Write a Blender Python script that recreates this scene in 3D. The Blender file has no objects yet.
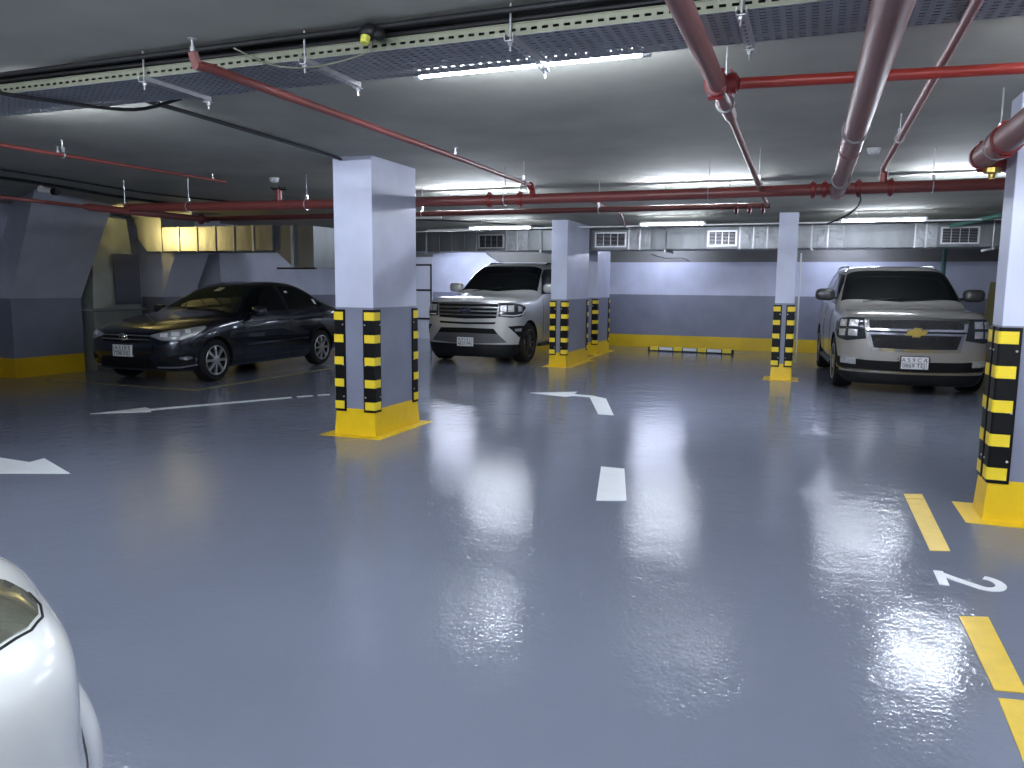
import bpy, bmesh, math, random
from mathutils import Vector, Matrix
from mathutils.bvhtree import BVHTree
random.seed(7)
PI = math.pi
SC = bpy.context.scene
COL = SC.collection
CEIL = 2.73
BACK = 19.6

# ------------------------------------------------------------------ materials
def mat(name, color, rough=0.5, metal=0.0, bump=0.0, bscale=20.0, vary=0.0, vscale=3.0, emit=None, estr=0.0, coat=0.0, spec=None, trans=0.0, ior=None, stretch=None):
    m = bpy.data.materials.new(name); m.use_nodes = True
    nt = m.node_tree; b = nt.nodes['Principled BSDF']
    b.inputs['Base Color'].default_value = (*color, 1)
    b.inputs['Roughness'].default_value = rough
    b.inputs['Metallic'].default_value = metal
    if coat: b.inputs['Coat Weight'].default_value = coat; b.inputs['Coat Roughness'].default_value = 0.03
    if spec is not None: b.inputs['Specular IOR Level'].default_value = spec
    if trans: b.inputs['Transmission Weight'].default_value = trans
    if ior: b.inputs['IOR'].default_value = ior
    if emit: b.inputs['Emission Color'].default_value = (*emit, 1); b.inputs['Emission Strength'].default_value = estr
    if bump or vary:
        tc = nt.nodes.new('ShaderNodeTexCoord'); src = tc.outputs['Object']
        if stretch:
            mp = nt.nodes.new('ShaderNodeMapping'); mp.inputs['Scale'].default_value = stretch
            nt.links.new(src, mp.inputs[0]); src = mp.outputs[0]
    if vary:
        n = nt.nodes.new('ShaderNodeTexNoise'); n.inputs['Scale'].default_value = vscale; n.inputs['Detail'].default_value = 6
        nt.links.new(src, n.inputs['Vector'])
        mx = nt.nodes.new('ShaderNodeMixRGB'); mx.blend_type = 'MIX'
        mx.inputs[1].default_value = (*[max(0, c * (1 - vary)) for c in color], 1)
        mx.inputs[2].default_value = (*[min(1, c * (1 + vary)) for c in color], 1)
        nt.links.new(n.outputs['Fac'], mx.inputs[0]); nt.links.new(mx.outputs[0], b.inputs['Base Color'])
    if bump:
        n2 = nt.nodes.new('ShaderNodeTexNoise'); n2.inputs['Scale'].default_value = bscale; n2.inputs['Detail'].default_value = 4
        nt.links.new(src, n2.inputs['Vector'])
        bp = nt.nodes.new('ShaderNodeBump'); bp.inputs['Strength'].default_value = bump; bp.inputs['Distance'].default_value = 0.02
        nt.links.new(n2.outputs['Fac'], bp.inputs['Height']); nt.links.new(bp.outputs[0], b.inputs['Normal'])
    return m

def banded(name, zy, zg, white, grey, yellow, top=None, ztop=9.0):
    """wall paint: yellow to zy, grey to zg, white above, bare concrete above ztop"""
    m = bpy.data.materials.new(name); m.use_nodes = True
    nt = m.node_tree; b = nt.nodes['Principled BSDF']; L = nt.links
    g = nt.nodes.new('ShaderNodeNewGeometry'); s = nt.nodes.new('ShaderNodeSeparateXYZ'); L.new(g.outputs['Position'], s.inputs[0])
    n = nt.nodes.new('ShaderNodeTexNoise'); n.inputs['Scale'].default_value = 2.2; n.inputs['Detail'].default_value = 7
    L.new(g.outputs['Position'], n.inputs['Vector'])
    def gt(v):
        k = nt.nodes.new('ShaderNodeMath'); k.operation = 'GREATER_THAN'; L.new(s.outputs['Z'], k.inputs[0]); k.inputs[1].default_value = v; return k.outputs[0]
    def mix(f, a, c):
        k = nt.nodes.new('ShaderNodeMixRGB'); L.new(f, k.inputs[0])
        if isinstance(a, tuple): k.inputs[1].default_value = (*a, 1)
        else: L.new(a, k.inputs[1])
        if isinstance(c, tuple): k.inputs[2].default_value = (*c, 1)
        else: L.new(c, k.inputs[2])
        return k.outputs[0]
    c = mix(gt(zy), yellow, grey); c = mix(gt(zg), c, white)
    if top: c = mix(gt(ztop), c, top)
    d = nt.nodes.new('ShaderNodeMapRange'); L.new(n.outputs['Fac'], d.inputs[0]); d.inputs['From Min'].default_value = .3; d.inputs['From Max'].default_value = .7
    d.inputs['To Min'].default_value = 0.88; d.inputs['To Max'].default_value = 1.06
    k = nt.nodes.new('ShaderNodeVectorMath'); k.operation = 'SCALE'; L.new(c, k.inputs[0]); L.new(d.outputs[0], k.inputs['Scale'])
    L.new(k.outputs[0], b.inputs['Base Color']); b.inputs['Roughness'].default_value = 0.42
    n2 = nt.nodes.new('ShaderNodeTexNoise'); n2.inputs['Scale'].default_value = 9; n2.inputs['Detail'].default_value = 5; L.new(g.outputs['Position'], n2.inputs['Vector'])
    bp = nt.nodes.new('ShaderNodeBump'); bp.inputs['Strength'].default_value = .12; bp.inputs['Distance'].default_value = .02
    L.new(n2.outputs['Fac'], bp.inputs['Height']); L.new(bp.outputs[0], b.inputs['Normal'])
    return m

WHITE = (.62, .65, .80); GREY = (.235, .25, .33); YEL = (.86, .58, .012); CONC = (.37, .372, .325)
M_pil = banded('pillar_paint', .27, 1.28, WHITE, GREY, YEL)
M_pil2 = banded('far_pillar_paint', .27, 1.27, WHITE, GREY, YEL)
M_wall = banded('wall_paint', .31, 1.33, WHITE, GREY, YEL, (.21, .21, .20), 2.14)
M_wall2 = banded('wall_paint_full', .31, 1.33, WHITE, GREY, YEL)
M_walll = banded('shaded_left_wall_paint', .31, 1.24, (.50, .53, .62), (.17, .185, .245), (.62, .40, .01))  # wall paint bands darkened, shade of the dim left side put into the colour
M_yel = mat('yellow_floor_paint', YEL, .35, vary=.10, vscale=9)
M_yellow_mark = mat('worn_yellow_marking', (.80, .55, .05), .4, vary=.16, vscale=14)
M_yel_old = mat('faded_yellow_marking', (.26, .23, .10), .4, vary=.3, vscale=5)
M_white_mark = mat('white_marking', (.80, .83, .85), .4, vary=.06, vscale=8)
M_rubber = mat('black_rubber', (.006, .006, .007), .45, bump=.1, bscale=60, spec=.2)
M_refl = mat('yellow_reflective', (.95, .72, .03), .3, emit=None, bump=.3, bscale=120)
M_refw = mat('white_reflective', (.8, .82, .85), .3, bump=.3, bscale=120)
M_screw = mat('zinc_screw', (.8, .8, .8), .3, .8)
M_ceil = mat('ceiling_concrete', CONC, .85, vary=.32, vscale=1.5, bump=.25, bscale=3)
M_red = mat('red_pipe_paint', (.175, .042, .036), .38, vary=.22, vscale=5)
M_pink = mat('dusty_red_pipe_paint', (.25, .105, .095), .45, vary=.18, vscale=6)
M_redb = mat('bright_red_pipe_paint', (.27, .026, .018), .38, vary=.2, vscale=5)
M_coup = mat('red_coupling', (.19, .02, .02), .35)
M_zinc = mat('zinc', (.62, .63, .64), .35, .85, vary=.2, vscale=20)
M_tray = mat('galvanised_tray', (.30, .32, .345), .55, .3, vary=.2, vscale=5)
M_rail = mat('dusty_galvanised_rail', (.24, .25, .18), .5, .3, vary=.2, vscale=6)
M_duct = mat('galvanised_duct', (.20, .212, .22), .40, .6, vary=.5, vscale=2.5, bump=.35, bscale=4, stretch=(1.5, 1, .35))
M_foil = mat('crinkled_foil', (.36, .375, .39), .36, .6, vary=.45, vscale=5, bump=1.0, bscale=16)
M_dark = mat('dark_void', (.006, .006, .007), .7, spec=.2)
M_cable = mat('black_cable', (.01, .01, .011), .5)
M_plastic = mat('white_plastic', (.75, .76, .76), .4)
M_tube = mat('led_tube', (1, 1, 1), .4, emit=(.82, .885, 1.0), estr=150)
M_tube2 = mat('led_tube_dim', (1, 1, 1), .4, emit=(.72, .78, 1.0), estr=70)
M_tube3 = mat('led_tube_weak', (1, 1, 1), .4, emit=(.82, .885, 1.0), estr=60)  # emission lowered to weaken the floor reflections of this row
M_warm = mat('warm_bulb', (1, 1, 1), .4, emit=(1.0, .76, .28), estr=150)
M_green = mat('green_pipe', (.10, .24, .20), .4, vary=.2)
M_olive = mat('olive_board', (.27, .245, .10), .6, vary=.15)
M_blackpl = mat('black_plastic', (.008, .009, .010), .4, spec=.3)
M_brass = mat('brass', (.6, .45, .12), .35, .9)
# cars
M_corolla = mat('dark_blue_car_paint', (.012, .016, .028), .22, .55, coat=1.0)
M_expo = mat('pearl_white_car_paint', (.52, .53, .52), .30, .25, coat=.9)
M_tahoe = mat('champagne_car_paint', (.37, .355, .33), .32, .4, coat=.9)
M_whitecar = mat('glossy_white_car_paint', (.80, .82, .80), .22, coat=1.0)
M_glass = mat('tinted_glass', (.004, .005, .006), .05, spec=.35)
M_cglass = mat('windscreen_glass', (.016, .024, .020), .05, spec=.6)
M_chrome = mat('chrome', (.75, .76, .78), .12, 1.0)
M_satin = mat('satin_silver', (.48, .49, .51), .3, .9)
M_lens = mat('lamp_reflector', (.70, .73, .78), .14, .6, bump=1.0, bscale=14, vary=.45, vscale=22)
M_lensd = mat('smoked_lamp', (.035, .04, .045), .08, .2)
M_lenso = mat('olive_clear_lamp', (.20, .205, .16), .10, .45, bump=.25, bscale=9, coat=1.0, vary=.35, vscale=9)
M_amber = mat('amber_lens', (.5, .2, .02), .2)
M_tyre = mat('tyre_rubber', (.009, .009, .010), .65, spec=.2)
M_rim = mat('alloy_rim', (.50, .51, .53), .28, .85)
M_rimd = mat('dark_alloy_rim', (.10, .10, .11), .3, .8)
M_plate = mat('number_plate_white', (.80, .80, .80), .4)
M_ink = mat('plate_ink', (.03, .03, .035), .5)
M_gold = mat('gold_emblem', (.75, .55, .13), .25, .6)
M_navy = mat('navy_enamel', (.02, .03, .07), .25, .3)

def floor_mat():
    m = bpy.data.materials.new('epoxy_floor'); m.use_nodes = True
    nt = m.node_tree; b = nt.nodes['Principled BSDF']; L = nt.links
    g = nt.nodes.new('ShaderNodeNewGeometry')
    n = nt.nodes.new('ShaderNodeTexNoise'); n.inputs['Scale'].default_value = .45; n.inputs['Detail'].default_value = 5; L.new(g.outputs['Position'], n.inputs['Vector'])
    mx = nt.nodes.new('ShaderNodeMixRGB'); mx.inputs[1].default_value = (.152, .171, .222, 1); mx.inputs[2].default_value = (.186, .205, .260, 1)
    L.new(n.outputs['Fac'], mx.inputs[0]); L.new(mx.outputs[0], b.inputs['Base Color'])
    r = nt.nodes.new('ShaderNodeMapRange'); r.inputs['To Min'].default_value = .06; r.inputs['To Max'].default_value = .13
    n3 = nt.nodes.new('ShaderNodeTexNoise'); n3.inputs['Scale'].default_value = 1.6; n3.inputs['Detail'].default_value = 4; L.new(g.outputs['Position'], n3.inputs['Vector'])
    L.new(n3.outputs['Fac'], r.inputs[0]); L.new(r.outputs[0], b.inputs['Roughness'])
    b.inputs['Specular IOR Level'].default_value = .22
    prev = None
    for sc, st, di, sx in ((1.7, .45, .012, (1, 1, 1)), (7, .5, .0060, (1, 1, 1)), (42, .8, .0019, (1, 1, 1))):
        mp = nt.nodes.new('ShaderNodeMapping'); mp.inputs['Scale'].default_value = sx; mp.inputs['Rotation'].default_value = (0, 0, -.36); L.new(g.outputs['Position'], mp.inputs[0])
        q = nt.nodes.new('ShaderNodeTexNoise'); q.inputs['Scale'].default_value = sc; q.inputs['Detail'].default_value = 2; L.new(mp.outputs[0], q.inputs['Vector'])
        bp = nt.nodes.new('ShaderNodeBump'); bp.inputs['Strength'].default_value = st; bp.inputs['Distance'].default_value = di
        L.new(q.outputs['Fac'], bp.inputs['Height'])
        if prev: L.new(prev.outputs[0], bp.inputs['Normal'])
        prev = bp
    L.new(prev.outputs[0], b.inputs['Normal'])
    return m
M_floor = floor_mat()

# ------------------------------------------------------------------ mesh helpers
class MB:
    def __init__(s): s.v = []; s.f = []; s.mi = []; s.m = 0
    def add(s, vs, fs):
        o = len(s.v); s.v += [tuple(p) for p in vs]; s.f += [tuple(i + o for i in f) for f in fs]; s.mi += [s.m] * len(fs); return s
    def box(s, x0, x1, y0, y1, z0, z1, M=None):
        vs = [Vector(p) for p in ((x0,y0,z0),(x1,y0,z0),(x1,y1,z0),(x0,y1,z0),(x0,y0,z1),(x1,y0,z1),(x1,y1,z1),(x0,y1,z1))]
        if M: vs = [M @ v for v in vs]
        return s.add(vs, [(0,3,2,1),(4,5,6,7),(0,1,5,4),(1,2,6,5),(2,3,7,6),(3,0,4,7)])
    def hexa(s, b, t): return s.add(list(b) + list(t), [(0,3,2,1),(4,5,6,7),(0,1,5,4),(1,2,6,5),(2,3,7,6),(3,0,4,7)])
    def prism(s, poly, z0, z1, M=None):
        n = len(poly); vs = [Vector((x, y, z0)) for x, y in poly] + [Vector((x, y, z1)) for x, y in poly]
        if M: vs = [M @ v for v in vs]
        return s.add(vs, [tuple(range(n))[::-1], tuple(range(n, 2*n))] + [(i, (i+1) % n, n+(i+1) % n, n+i) for i in range(n)])
    def tube(s, pts, r, n=12, cap=True):
        pts = [Vector(p) for p in pts]; k = len(pts); rr = r if isinstance(r, (list, tuple)) else [r]*k
        up = None; vs = []
        for i, p in enumerate(pts):
            t = (pts[min(i+1, k-1)] - pts[max(i-1, 0)]).normalized()
            if up is None:
                up = t.orthogonal().normalized()
            up = (up - t * up.dot(t)).normalized(); w = t.cross(up)
            vs += [p + (up*math.cos(a) + w*math.sin(a))*rr[i] for a in [2*PI*j/n for j in range(n)]]
        fs = [(i*n+j, i*n+(j+1) % n, (i+1)*n+(j+1) % n, (i+1)*n+j) for i in range(k-1) for j in range(n)]
        if cap: fs += [tuple(range(n))[::-1], tuple(range((k-1)*n, k*n))]
        return s.add(vs, fs)
    def ring(s, c, axis, R, r, n=20, m=8, a0=0, a1=2*PI):
        axis = Vector(axis).normalized(); u = axis.orthogonal().normalized(); w = axis.cross(u); c = Vector(c)
        full = abs(a1-a0-2*PI) < 1e-6
        pts = [c + (u*math.cos(a)+w*math.sin(a))*R for a in [a0+(a1-a0)*i/n for i in range(n+1)]]
        return s.tube(pts, r, m, cap=not full)
    def lathe(s, prof, c, axis, n=28):
        """prof: (r, h) pairs along the axis"""
        axis = Vector(axis).normalized(); u = axis.orthogonal().normalized(); w = axis.cross(u); c = Vector(c); k = len(prof); vs = []
        for r, h in prof: vs += [c + axis*h + (u*math.cos(a)+w*math.sin(a))*max(r, 1e-4) for a in [2*PI*j/n for j in range(n)]]
        fs = [(i*n+j, i*n+(j+1) % n, (i+1)*n+(j+1) % n, (i+1)*n+j) for i in range(k-1) for j in range(n)]
        fs += [tuple(range(n))[::-1], tuple(range((k-1)*n, k*n))]
        return s.add(vs, fs)
    def ball(s, c, rx, ry, rz, n=16, m=10):
        vs = []; fs = []
        for i in range(m+1):
            a = PI*i/m
            for j in range(n):
                b = 2*PI*j/n; vs.append((c[0]+rx*math.sin(a)*math.cos(b), c[1]+ry*math.sin(a)*math.sin(b), c[2]+rz*math.cos(a)))
        for i in range(m):
            for j in range(n): fs.append((i*n+j, i*n+(j+1) % n, (i+1)*n+(j+1) % n, (i+1)*n+j))
        return s.add(vs, fs)
    def build(s, name, mats, parent=None, smooth=False, bevel=0, fix=True):
        me = bpy.data.meshes.new(name); me.from_pydata(s.v, [], s.f)
        for m in (mats if isinstance(mats, (list, tuple)) else [mats]): me.materials.append(m)
        for p, i in zip(me.polygons, s.mi): p.material_index = i
        if fix:
            bm = bmesh.new(); bm.from_mesh(me)
            bmesh.ops.remove_doubles(bm, verts=bm.verts, dist=1e-5)
            bmesh.ops.recalc_face_normals(bm, faces=bm.faces); bm.to_mesh(me); bm.free()
        o = bpy.data.objects.new(name, me); COL.objects.link(o)
        if parent: o.parent = parent
        if smooth:
            for p in me.polygons: p.use_smooth = True
            if smooth != 'all':
                try: me.set_sharp_from_angle(angle=math.radians(30))
                except Exception: pass
        if bevel:
            b = o.modifiers.new('bevel', 'BEVEL'); b.width = bevel; b.segments = 2; b.limit_method = 'ANGLE'
        return o

def tag(o, label=None, cat=None, group=None, kind=None):
    if label: o['label'] = label
    if cat: o['category'] = cat
    if group: o['group'] = group
    if kind: o['kind'] = kind
    return o
def empty(name, loc=(0,0,0), rz=0, label=None, cat=None, group=None):
    o = bpy.data.objects.new(name, None); COL.objects.link(o); o.location = loc; o.rotation_euler = (0,0,rz); o.empty_display_size = .1
    return tag(o, label, cat, group)
def copy_tree(o, parent=None):
    c = o.copy(); COL.objects.link(c)
    if parent: c.parent = parent; c.matrix_parent_inverse = o.matrix_parent_inverse.copy()
    for ch in [x for x in bpy.data.objects if x.parent == o]: copy_tree(ch, c)
    return c
def relabel(o, label): o['label'] = label; return o
def struct(o): o['kind'] = 'structure'; return o

def text_mesh(body, size, name, m, parent, M, depth=.002, align='CENTER'):
    cu = bpy.data.curves.new('t', 'FONT'); cu.body = body; cu.size = size; cu.extrude = depth; cu.align_x = align; cu.align_y = 'CENTER'
    t = bpy.data.objects.new('t', cu); COL.objects.link(t); bpy.context.view_layer.update()
    me = bpy.data.meshes.new_from_object(t.evaluated_get(bpy.context.evaluated_depsgraph_get()))
    bpy.data.objects.remove(t); bpy.data.curves.remove(cu)
    me.transform(M); me.materials.clear(); me.materials.append(m); me.name = name
    o = bpy.data.objects.new(name, me); COL.objects.link(o)
    if parent: o.parent = parent
    return o

# ------------------------------------------------------------------ room shell
XL, XR, YB = -11.95, 6.0, -5.0
b = MB().box(-14.5, XR+.3, YB-.3, BACK+.4, -.2, 0); struct(b.build('floor', M_floor))
b = MB().box(-14.5, XR+.3, YB-.3, BACK+.4, CEIL, CEIL+.25); struct(b.build('ceiling', M_ceil))
struct(MB().box(-14.5, XR+.3, BACK, BACK+.3, 0, CEIL).build('wall_back', M_wall))
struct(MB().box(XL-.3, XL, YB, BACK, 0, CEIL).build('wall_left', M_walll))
struct(MB().box(XR, XR+.3, YB, BACK, 0, CEIL).build('wall_right', M_wall2))
struct(MB().box(-14.5, XR+.3, YB-.3, YB, 0, CEIL).build('wall_front', M_wall2))
# full-height painted return beside the door, chamfered towards the ceiling beam
b = MB(); poly = [(-9.85, 0), (-6.9, 0), (-6.9, 1.95), (-7.75, 2.06), (-8.45, 2.5), (-9.85, 2.5)]
b.prism(poly, -19.6, -19.5, Matrix(((1,0,0,0),(0,0,-1,0),(0,1,0,0),(0,0,0,1))))
struct(b.build('trim_1', M_wall2))
# white metal door leaf with dark seams
d = struct(MB().box(-10.75, -9.87, 19.5, 19.6, 0, 2.3).build('door_1', mat('white_door', (.62, .65, .74), .4), bevel=.01))
for z in (.55, 1.35, 2.05): MB().box(-10.72, -9.92, 19.485, 19.5, z, z+.05).build('push_bar', M_blackpl, d)
MB().box(-9.93, -9.89, 19.48, 19.5, .05, 2.1).build('door_edge', M_blackpl, d)

# left piers with leaning upper faces
def pier(lo, hi, bot, top, zb=1.24):
    b = MB(); b.hexa([(*p, -.0) for p in lo], [(*p, zb) for p in lo]); 
    K, M_ = 12, 8; rings = []          # leaning part: ruled surface between the two outlines
    def outline(P): return [P[0]] + [(P[1][0]+(P[2][0]-P[1][0])*i/M_, P[1][1]+(P[2][1]-P[1][1])*i/M_) for i in range(M_+1)] + [P[3]]
    B, T = outline(bot), outline(top); n = len(B); vs = []
    for k in range(K+1): vs += [(a[0]+(c[0]-a[0])*k/K, a[1]+(c[1]-a[1])*k/K, zb+(CEIL-zb)*k/K) for a, c in zip(B, T)]
    b.add(vs, [(k*n+i, k*n+(i+1) % n, (k+1)*n+(i+1) % n, (k+1)*n+i) for k in range(K) for i in range(n)] + [tuple(range(K*n, K*n+n))]); return b
p1b = [(-11.95, 8.38), (-11.50, 8.38), (-11.45, 9.58), (-11.95, 9.58)]
p1t = [(-11.95, 8.81), (-9.75, 7.55), (-10.45, 9.42), (-11.95, 9.62)]
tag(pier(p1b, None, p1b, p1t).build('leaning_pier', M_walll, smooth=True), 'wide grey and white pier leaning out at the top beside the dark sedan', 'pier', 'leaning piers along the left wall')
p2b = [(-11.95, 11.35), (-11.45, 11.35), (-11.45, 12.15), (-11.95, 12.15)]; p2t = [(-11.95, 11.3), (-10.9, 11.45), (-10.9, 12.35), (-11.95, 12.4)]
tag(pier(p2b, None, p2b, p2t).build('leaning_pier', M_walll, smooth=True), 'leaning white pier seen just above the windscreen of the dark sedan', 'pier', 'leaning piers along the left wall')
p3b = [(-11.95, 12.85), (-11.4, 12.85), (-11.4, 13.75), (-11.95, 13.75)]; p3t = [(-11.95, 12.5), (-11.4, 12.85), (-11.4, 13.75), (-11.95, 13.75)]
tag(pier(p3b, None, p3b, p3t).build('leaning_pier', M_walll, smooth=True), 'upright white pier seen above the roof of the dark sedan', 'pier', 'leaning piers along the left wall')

# ------------------------------------------------------------------ pillars
def corner_guard(parent, x, y, sx, sy, ztop=1.27, h=1.02, leg=.115, n=5):
    """L-shaped guard hugging the corner (x,y); the pillar lies towards (-sx,-sy)"""
    t = .014
    def L(a, off, leg0):
        return [(x+sx*(off), y-sy*leg0), (x+sx*off, y+sy*(off-.012)), (x+sx*(off-.012), y+sy*off), (x-sx*leg0, y+sy*off), (x-sx*leg0, y+sy*a), (x+sx*a, y+sy*a), (x+sx*a, y-sy*leg0)]
    g = MB().prism(L(.0005, t, leg), ztop-h, ztop).build('corner_guard', M_rubber, parent, bevel=.003)
    for i in range(n):
        zc = ztop - .065 - i*(h-.13)/(n-1)
        MB().prism(L(t-.002, t+.004, leg-.018), zc-.04, zc+.04).build('reflective_band', M_refl, g)
    b = MB()
    for zc in (ztop-.15, ztop-.55, ztop-h+.15):
        b.lathe([(.008, 0), (.008, .004), (.004, .007)], (x+sx*t, y-sy*leg*.8, zc), (sx, 0, 0), 10)
        b.lathe([(.008, 0), (.008, .004), (.004, .007)], (x-sx*leg*.8, y+sy*t, zc), (0, sy, 0), 10)
    b.build('screws', M_screw, g)

def pillar(x0, x1, y0, y1, label, m, top=CEIL, apron=.13, guards=((1,-1),(-1,-1),(1,1),(-1,1)), ztop=1.26):
    t = empty('pillar', ((x0+x1)/2, (y0+y1)/2, 0), 0, label, 'pillar', 'painted concrete pillars')
    ox, oy = t.location.x, t.location.y
    MB().box(x0-ox, x1-ox, y0-oy, y1-oy, 0, top).build('shaft', m, t, bevel=.006)
    f = .02
    MB().hexa([(x0-ox-f, y0-oy-f, 0), (x1-ox+f, y0-oy-f, 0), (x1-ox+f, y1-oy+f, 0), (x0-ox-f, y1-oy+f, 0)], [(x0-ox-.004, y0-oy-.004, .265), (x1-ox+.004, y0-oy-.004, .265), (x1-ox+.004, y1-oy+.004, .265), (x0-ox-.004, y1-oy+.004, .265)]).build('yellow_base', M_yel, t)
    a = apron
    MB().box(x0-ox-a, x1-ox+a, y0-oy-a, y1-oy+a, 0, .003).build('floor_border', M_yel, t)
    for sx, sy in guards: corner_guard(t, (x1 if sx > 0 else x0)-ox, (y1 if sy > 0 else y0)-oy, sx, sy, ztop)
    return t
pillar(-4.40, -3.965, 6.56, 7.45, 'large near pillar left of centre, white over grey with yellow base', M_pil)
pillar(-4.53, -4.22, 13.85, 15.35, 'far pillar beside the white off-roader, white top and grey lower half', M_pil2, ztop=1.24)
pillar(-.52, -.22, 13.45, 13.85, 'slim far pillar left of the beige off-roader, white over grey', M_pil2, ztop=1.24)
pillar(-4.86, -4.40, 16.75, 17.9, 'bright violet-white pillar behind the duct, against the back wall bay', M_pil2, top=2.33, ztop=1.24)
pillar(1.165, 1.95, 5.74, 6.02, 'pillar cut by the right edge of the photo, white over grey', M_pil, ztop=1.27)

# ------------------------------------------------------------------ floor markings
def mark(polys, name, label, m, cat='floor marking', group=None, h=.0035):
    b = MB()
    for p in polys: b.prism(p, 0, h)
    return tag(b.build(name, m), label, cat, group)
mark([[(-1.56,6.2),(-1.36,6.2),(-1.13,5.25),(-1.33,5.17)]], 'lane_dash', 'short white dash in the middle of the floor, seen below the bent arrow', M_white_mark)
mark([[(-3.63,10.22),(-3.05,10.62),(-3.02,10.35),(-2.75,10.32),(-2.50,10.12),(-2.08,8.82),(-2.27,8.82),(-2.74,10.16),(-2.98,10.20),(-3.06,10.06)]], 'turn_arrow', 'white bent turn arrow on the floor in front of the far pillars', M_white_mark)
mark([[(-7.64,6.42),(-7.44,7.03),(-7.31,6.97),(-6.42,8.49),(-6.35,8.42),(-7.22,6.88),(-7.13,6.81)], [(-6.38,8.55),(-6.26,8.74),(-6.2,8.68),(-6.31,8.5)], [(-6.22,8.8),(-6.12,8.93),(-6.06,8.87),(-6.16,8.74)]], 'lane_arrow', 'long thin white arrow on the floor before the dark sedan', M_white_mark)
mark([[(-5.37,4.3),(-6.04,4.6),(-6.02,4.45),(-6.9,4.50),(-6.9,4.40),(-6.25,4.33),(-6.12,4.26),(-6.5,4.24),(-6.5,4.1),(-5.87,4.09)]], 'lane_arrow', 'thick white arrow head entering at the left edge of the photo', M_white_mark)
mark([[(.735,6.24),(.86,6.28),(.86,6.15),(.735,6.11)], [(.735,6.09),(.86,6.13),(.845,4.94),(.735,4.90)]], 'bay_line', 'yellow bay line beside the right pillar base', M_yellow_mark, group='yellow bay lines at right')
mark([[(.73,3.93),(.855,3.97),(.845,3.24),(.735,3.22)]], 'bay_line', 'yellow bay line nearer the camera, just below the painted number', M_yellow_mark, group='yellow bay lines at right')
mark([[(.735,3.16),(.845,3.18),(.835,2.6),(.72,2.6)]], 'bay_line', 'last yellow bay line stub at the lower right corner', M_yellow_mark, group='yellow bay lines at right')
mark([[(-10.9,8.42),(-8.0,8.42),(-7.95,12.9),(-8.03,12.9),(-8.1,8.52),(-10.9,8.52)]], 'bay_outline', 'faded yellow bay outline around the dark sedan', M_yel_old)
mark([[(-3.9,18.95),(-1.2,18.75),(-1.2,18.68),(-3.9,18.88)]], 'bay_outline', 'faded yellow line across the empty bay by the back wall', M_yel_old)
mark([[(-4.9,15.35),(-4.24,15.35),(-4.24,16.75),(-4.35,16.75),(-4.35,15.5),(-4.9,15.5)]], 'floor_stripe', 'yellow floor strip linking the two pillars beside the white off-roader', M_yel)
# painted 2 built as a bold stroke, reading towards the right-hand bay
def stroke(b, pts, w, z0, z1):
    n = len(pts)
    L = []; R = []
    for i, (x, y) in enumerate(pts):
        a = pts[max(i-1, 0)]; c = pts[min(i+1, n-1)]; d = Vector((c[0]-a[0], c[1]-a[1])).normalized(); nn = Vector((-d.y, d.x))*w/2
        L.append((x+nn.x, y+nn.y)); R.append((x-nn.x, y-nn.y))
    for i in range(n-1): b.prism([L[i], R[i], R[i+1], L[i+1]], z0, z1)
b = MB(); pts = []
GW, GH = .22, .31      # glyph width (along -Y) and height (along +X)
for i in range(13):
    a = PI*.95 - i*PI*1.2/12; pts.append((.5+.40*math.cos(a), .72+.23*math.sin(a)))
pts += [(.55, .35), (.18, .07)]
conv = lambda u, v: (.705 + v*GH, 4.555 - u*GW)
stroke(b, [conv(*p) for p in pts], .05, 0, .0035); b.prism([conv(.02, 0), conv(1, 0), conv(1, .15), conv(.02, .15)], 0, .0036)
tag(b.build('bay_number', M_white_mark), 'white painted number 2 on the floor between the yellow bay lines', 'floor number')

# wheel stop
t = empty('wheel_stop', (-2.55, 18.42, 0), math.radians(-4), 'low black wheel stop with yellow and white reflectors by the back wall', 'wheel stop')
prof = [(-.075, 0), (.075, 0), (.05, .10), (-.05, .10)]
MX = Matrix(((0,0,1,0),(1,0,0,0),(0,1,0,0),(0,0,0,1)))
MB().prism(prof, -1.0, 1.0, MX).build('stop_body', M_rubber, t, bevel=.01)
for i in range(4):
    x = -.85 + i*.567
    MB().prism([(-.07, .02), (-.074, .025), (-.052, .104), (.052, .104), (.07, .03), (.05, .02)], x-.1, x+.1, MX).build('yellow_reflector', M_refl, t)
for i in range(3):
    x = -.567 + i*.567
    MB().prism([(-.068, .03), (-.073, .03), (-.054, .098), (-.05, .098)], x-.16, x+.16, MX).build('white_reflector', M_refw, t)

# ------------------------------------------------------------------ tube lights
def tube_light(x0, x1, y, z, label, m=M_tube):
    t = empty('tube_light', ((x0+x1)/2, y, z), 0, label, 'ceiling light', 'tube lights below the ceiling')
    L = (x1-x0)/2
    MB().box(-L, L, -.025, .025, .022, .05).build('housing', M_plastic, t, bevel=.004)
    MB().tube([(-L+.03, 0, 0), (L-.03, 0, 0)], .014, 12).build('tube', m, t, smooth=True)
    for s in (-1, 1): MB().box(s*L-.02, s*L+.02, -.02, .02, -.018, .03).build('end_cap', M_plastic, t, bevel=.003)
    for s in (-.6, .6): MB().tube([(s*L, 0, .05), (s*L, 0, CEIL-z)], .004, 6).build('hanging_rod', M_zinc, t)
    return t
tl = 'white tube light '
tube_light(-2.05, -.80, 3.88, 2.63, tl+'glaring along the far edge of the perforated cable tray')
tube_light(-5.45, -4.25, 3.89, 2.685, tl+'half hidden above the left end of the cable tray')
tube_light(-4.65, -3.45, 9.25, 2.585, tl+'glowing behind the red main pipe, just right of the near pillar')
tube_light(-1.90, -.68, 9.35, 2.585, tl+'glowing behind the red main pipe in the middle of the photo')
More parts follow.
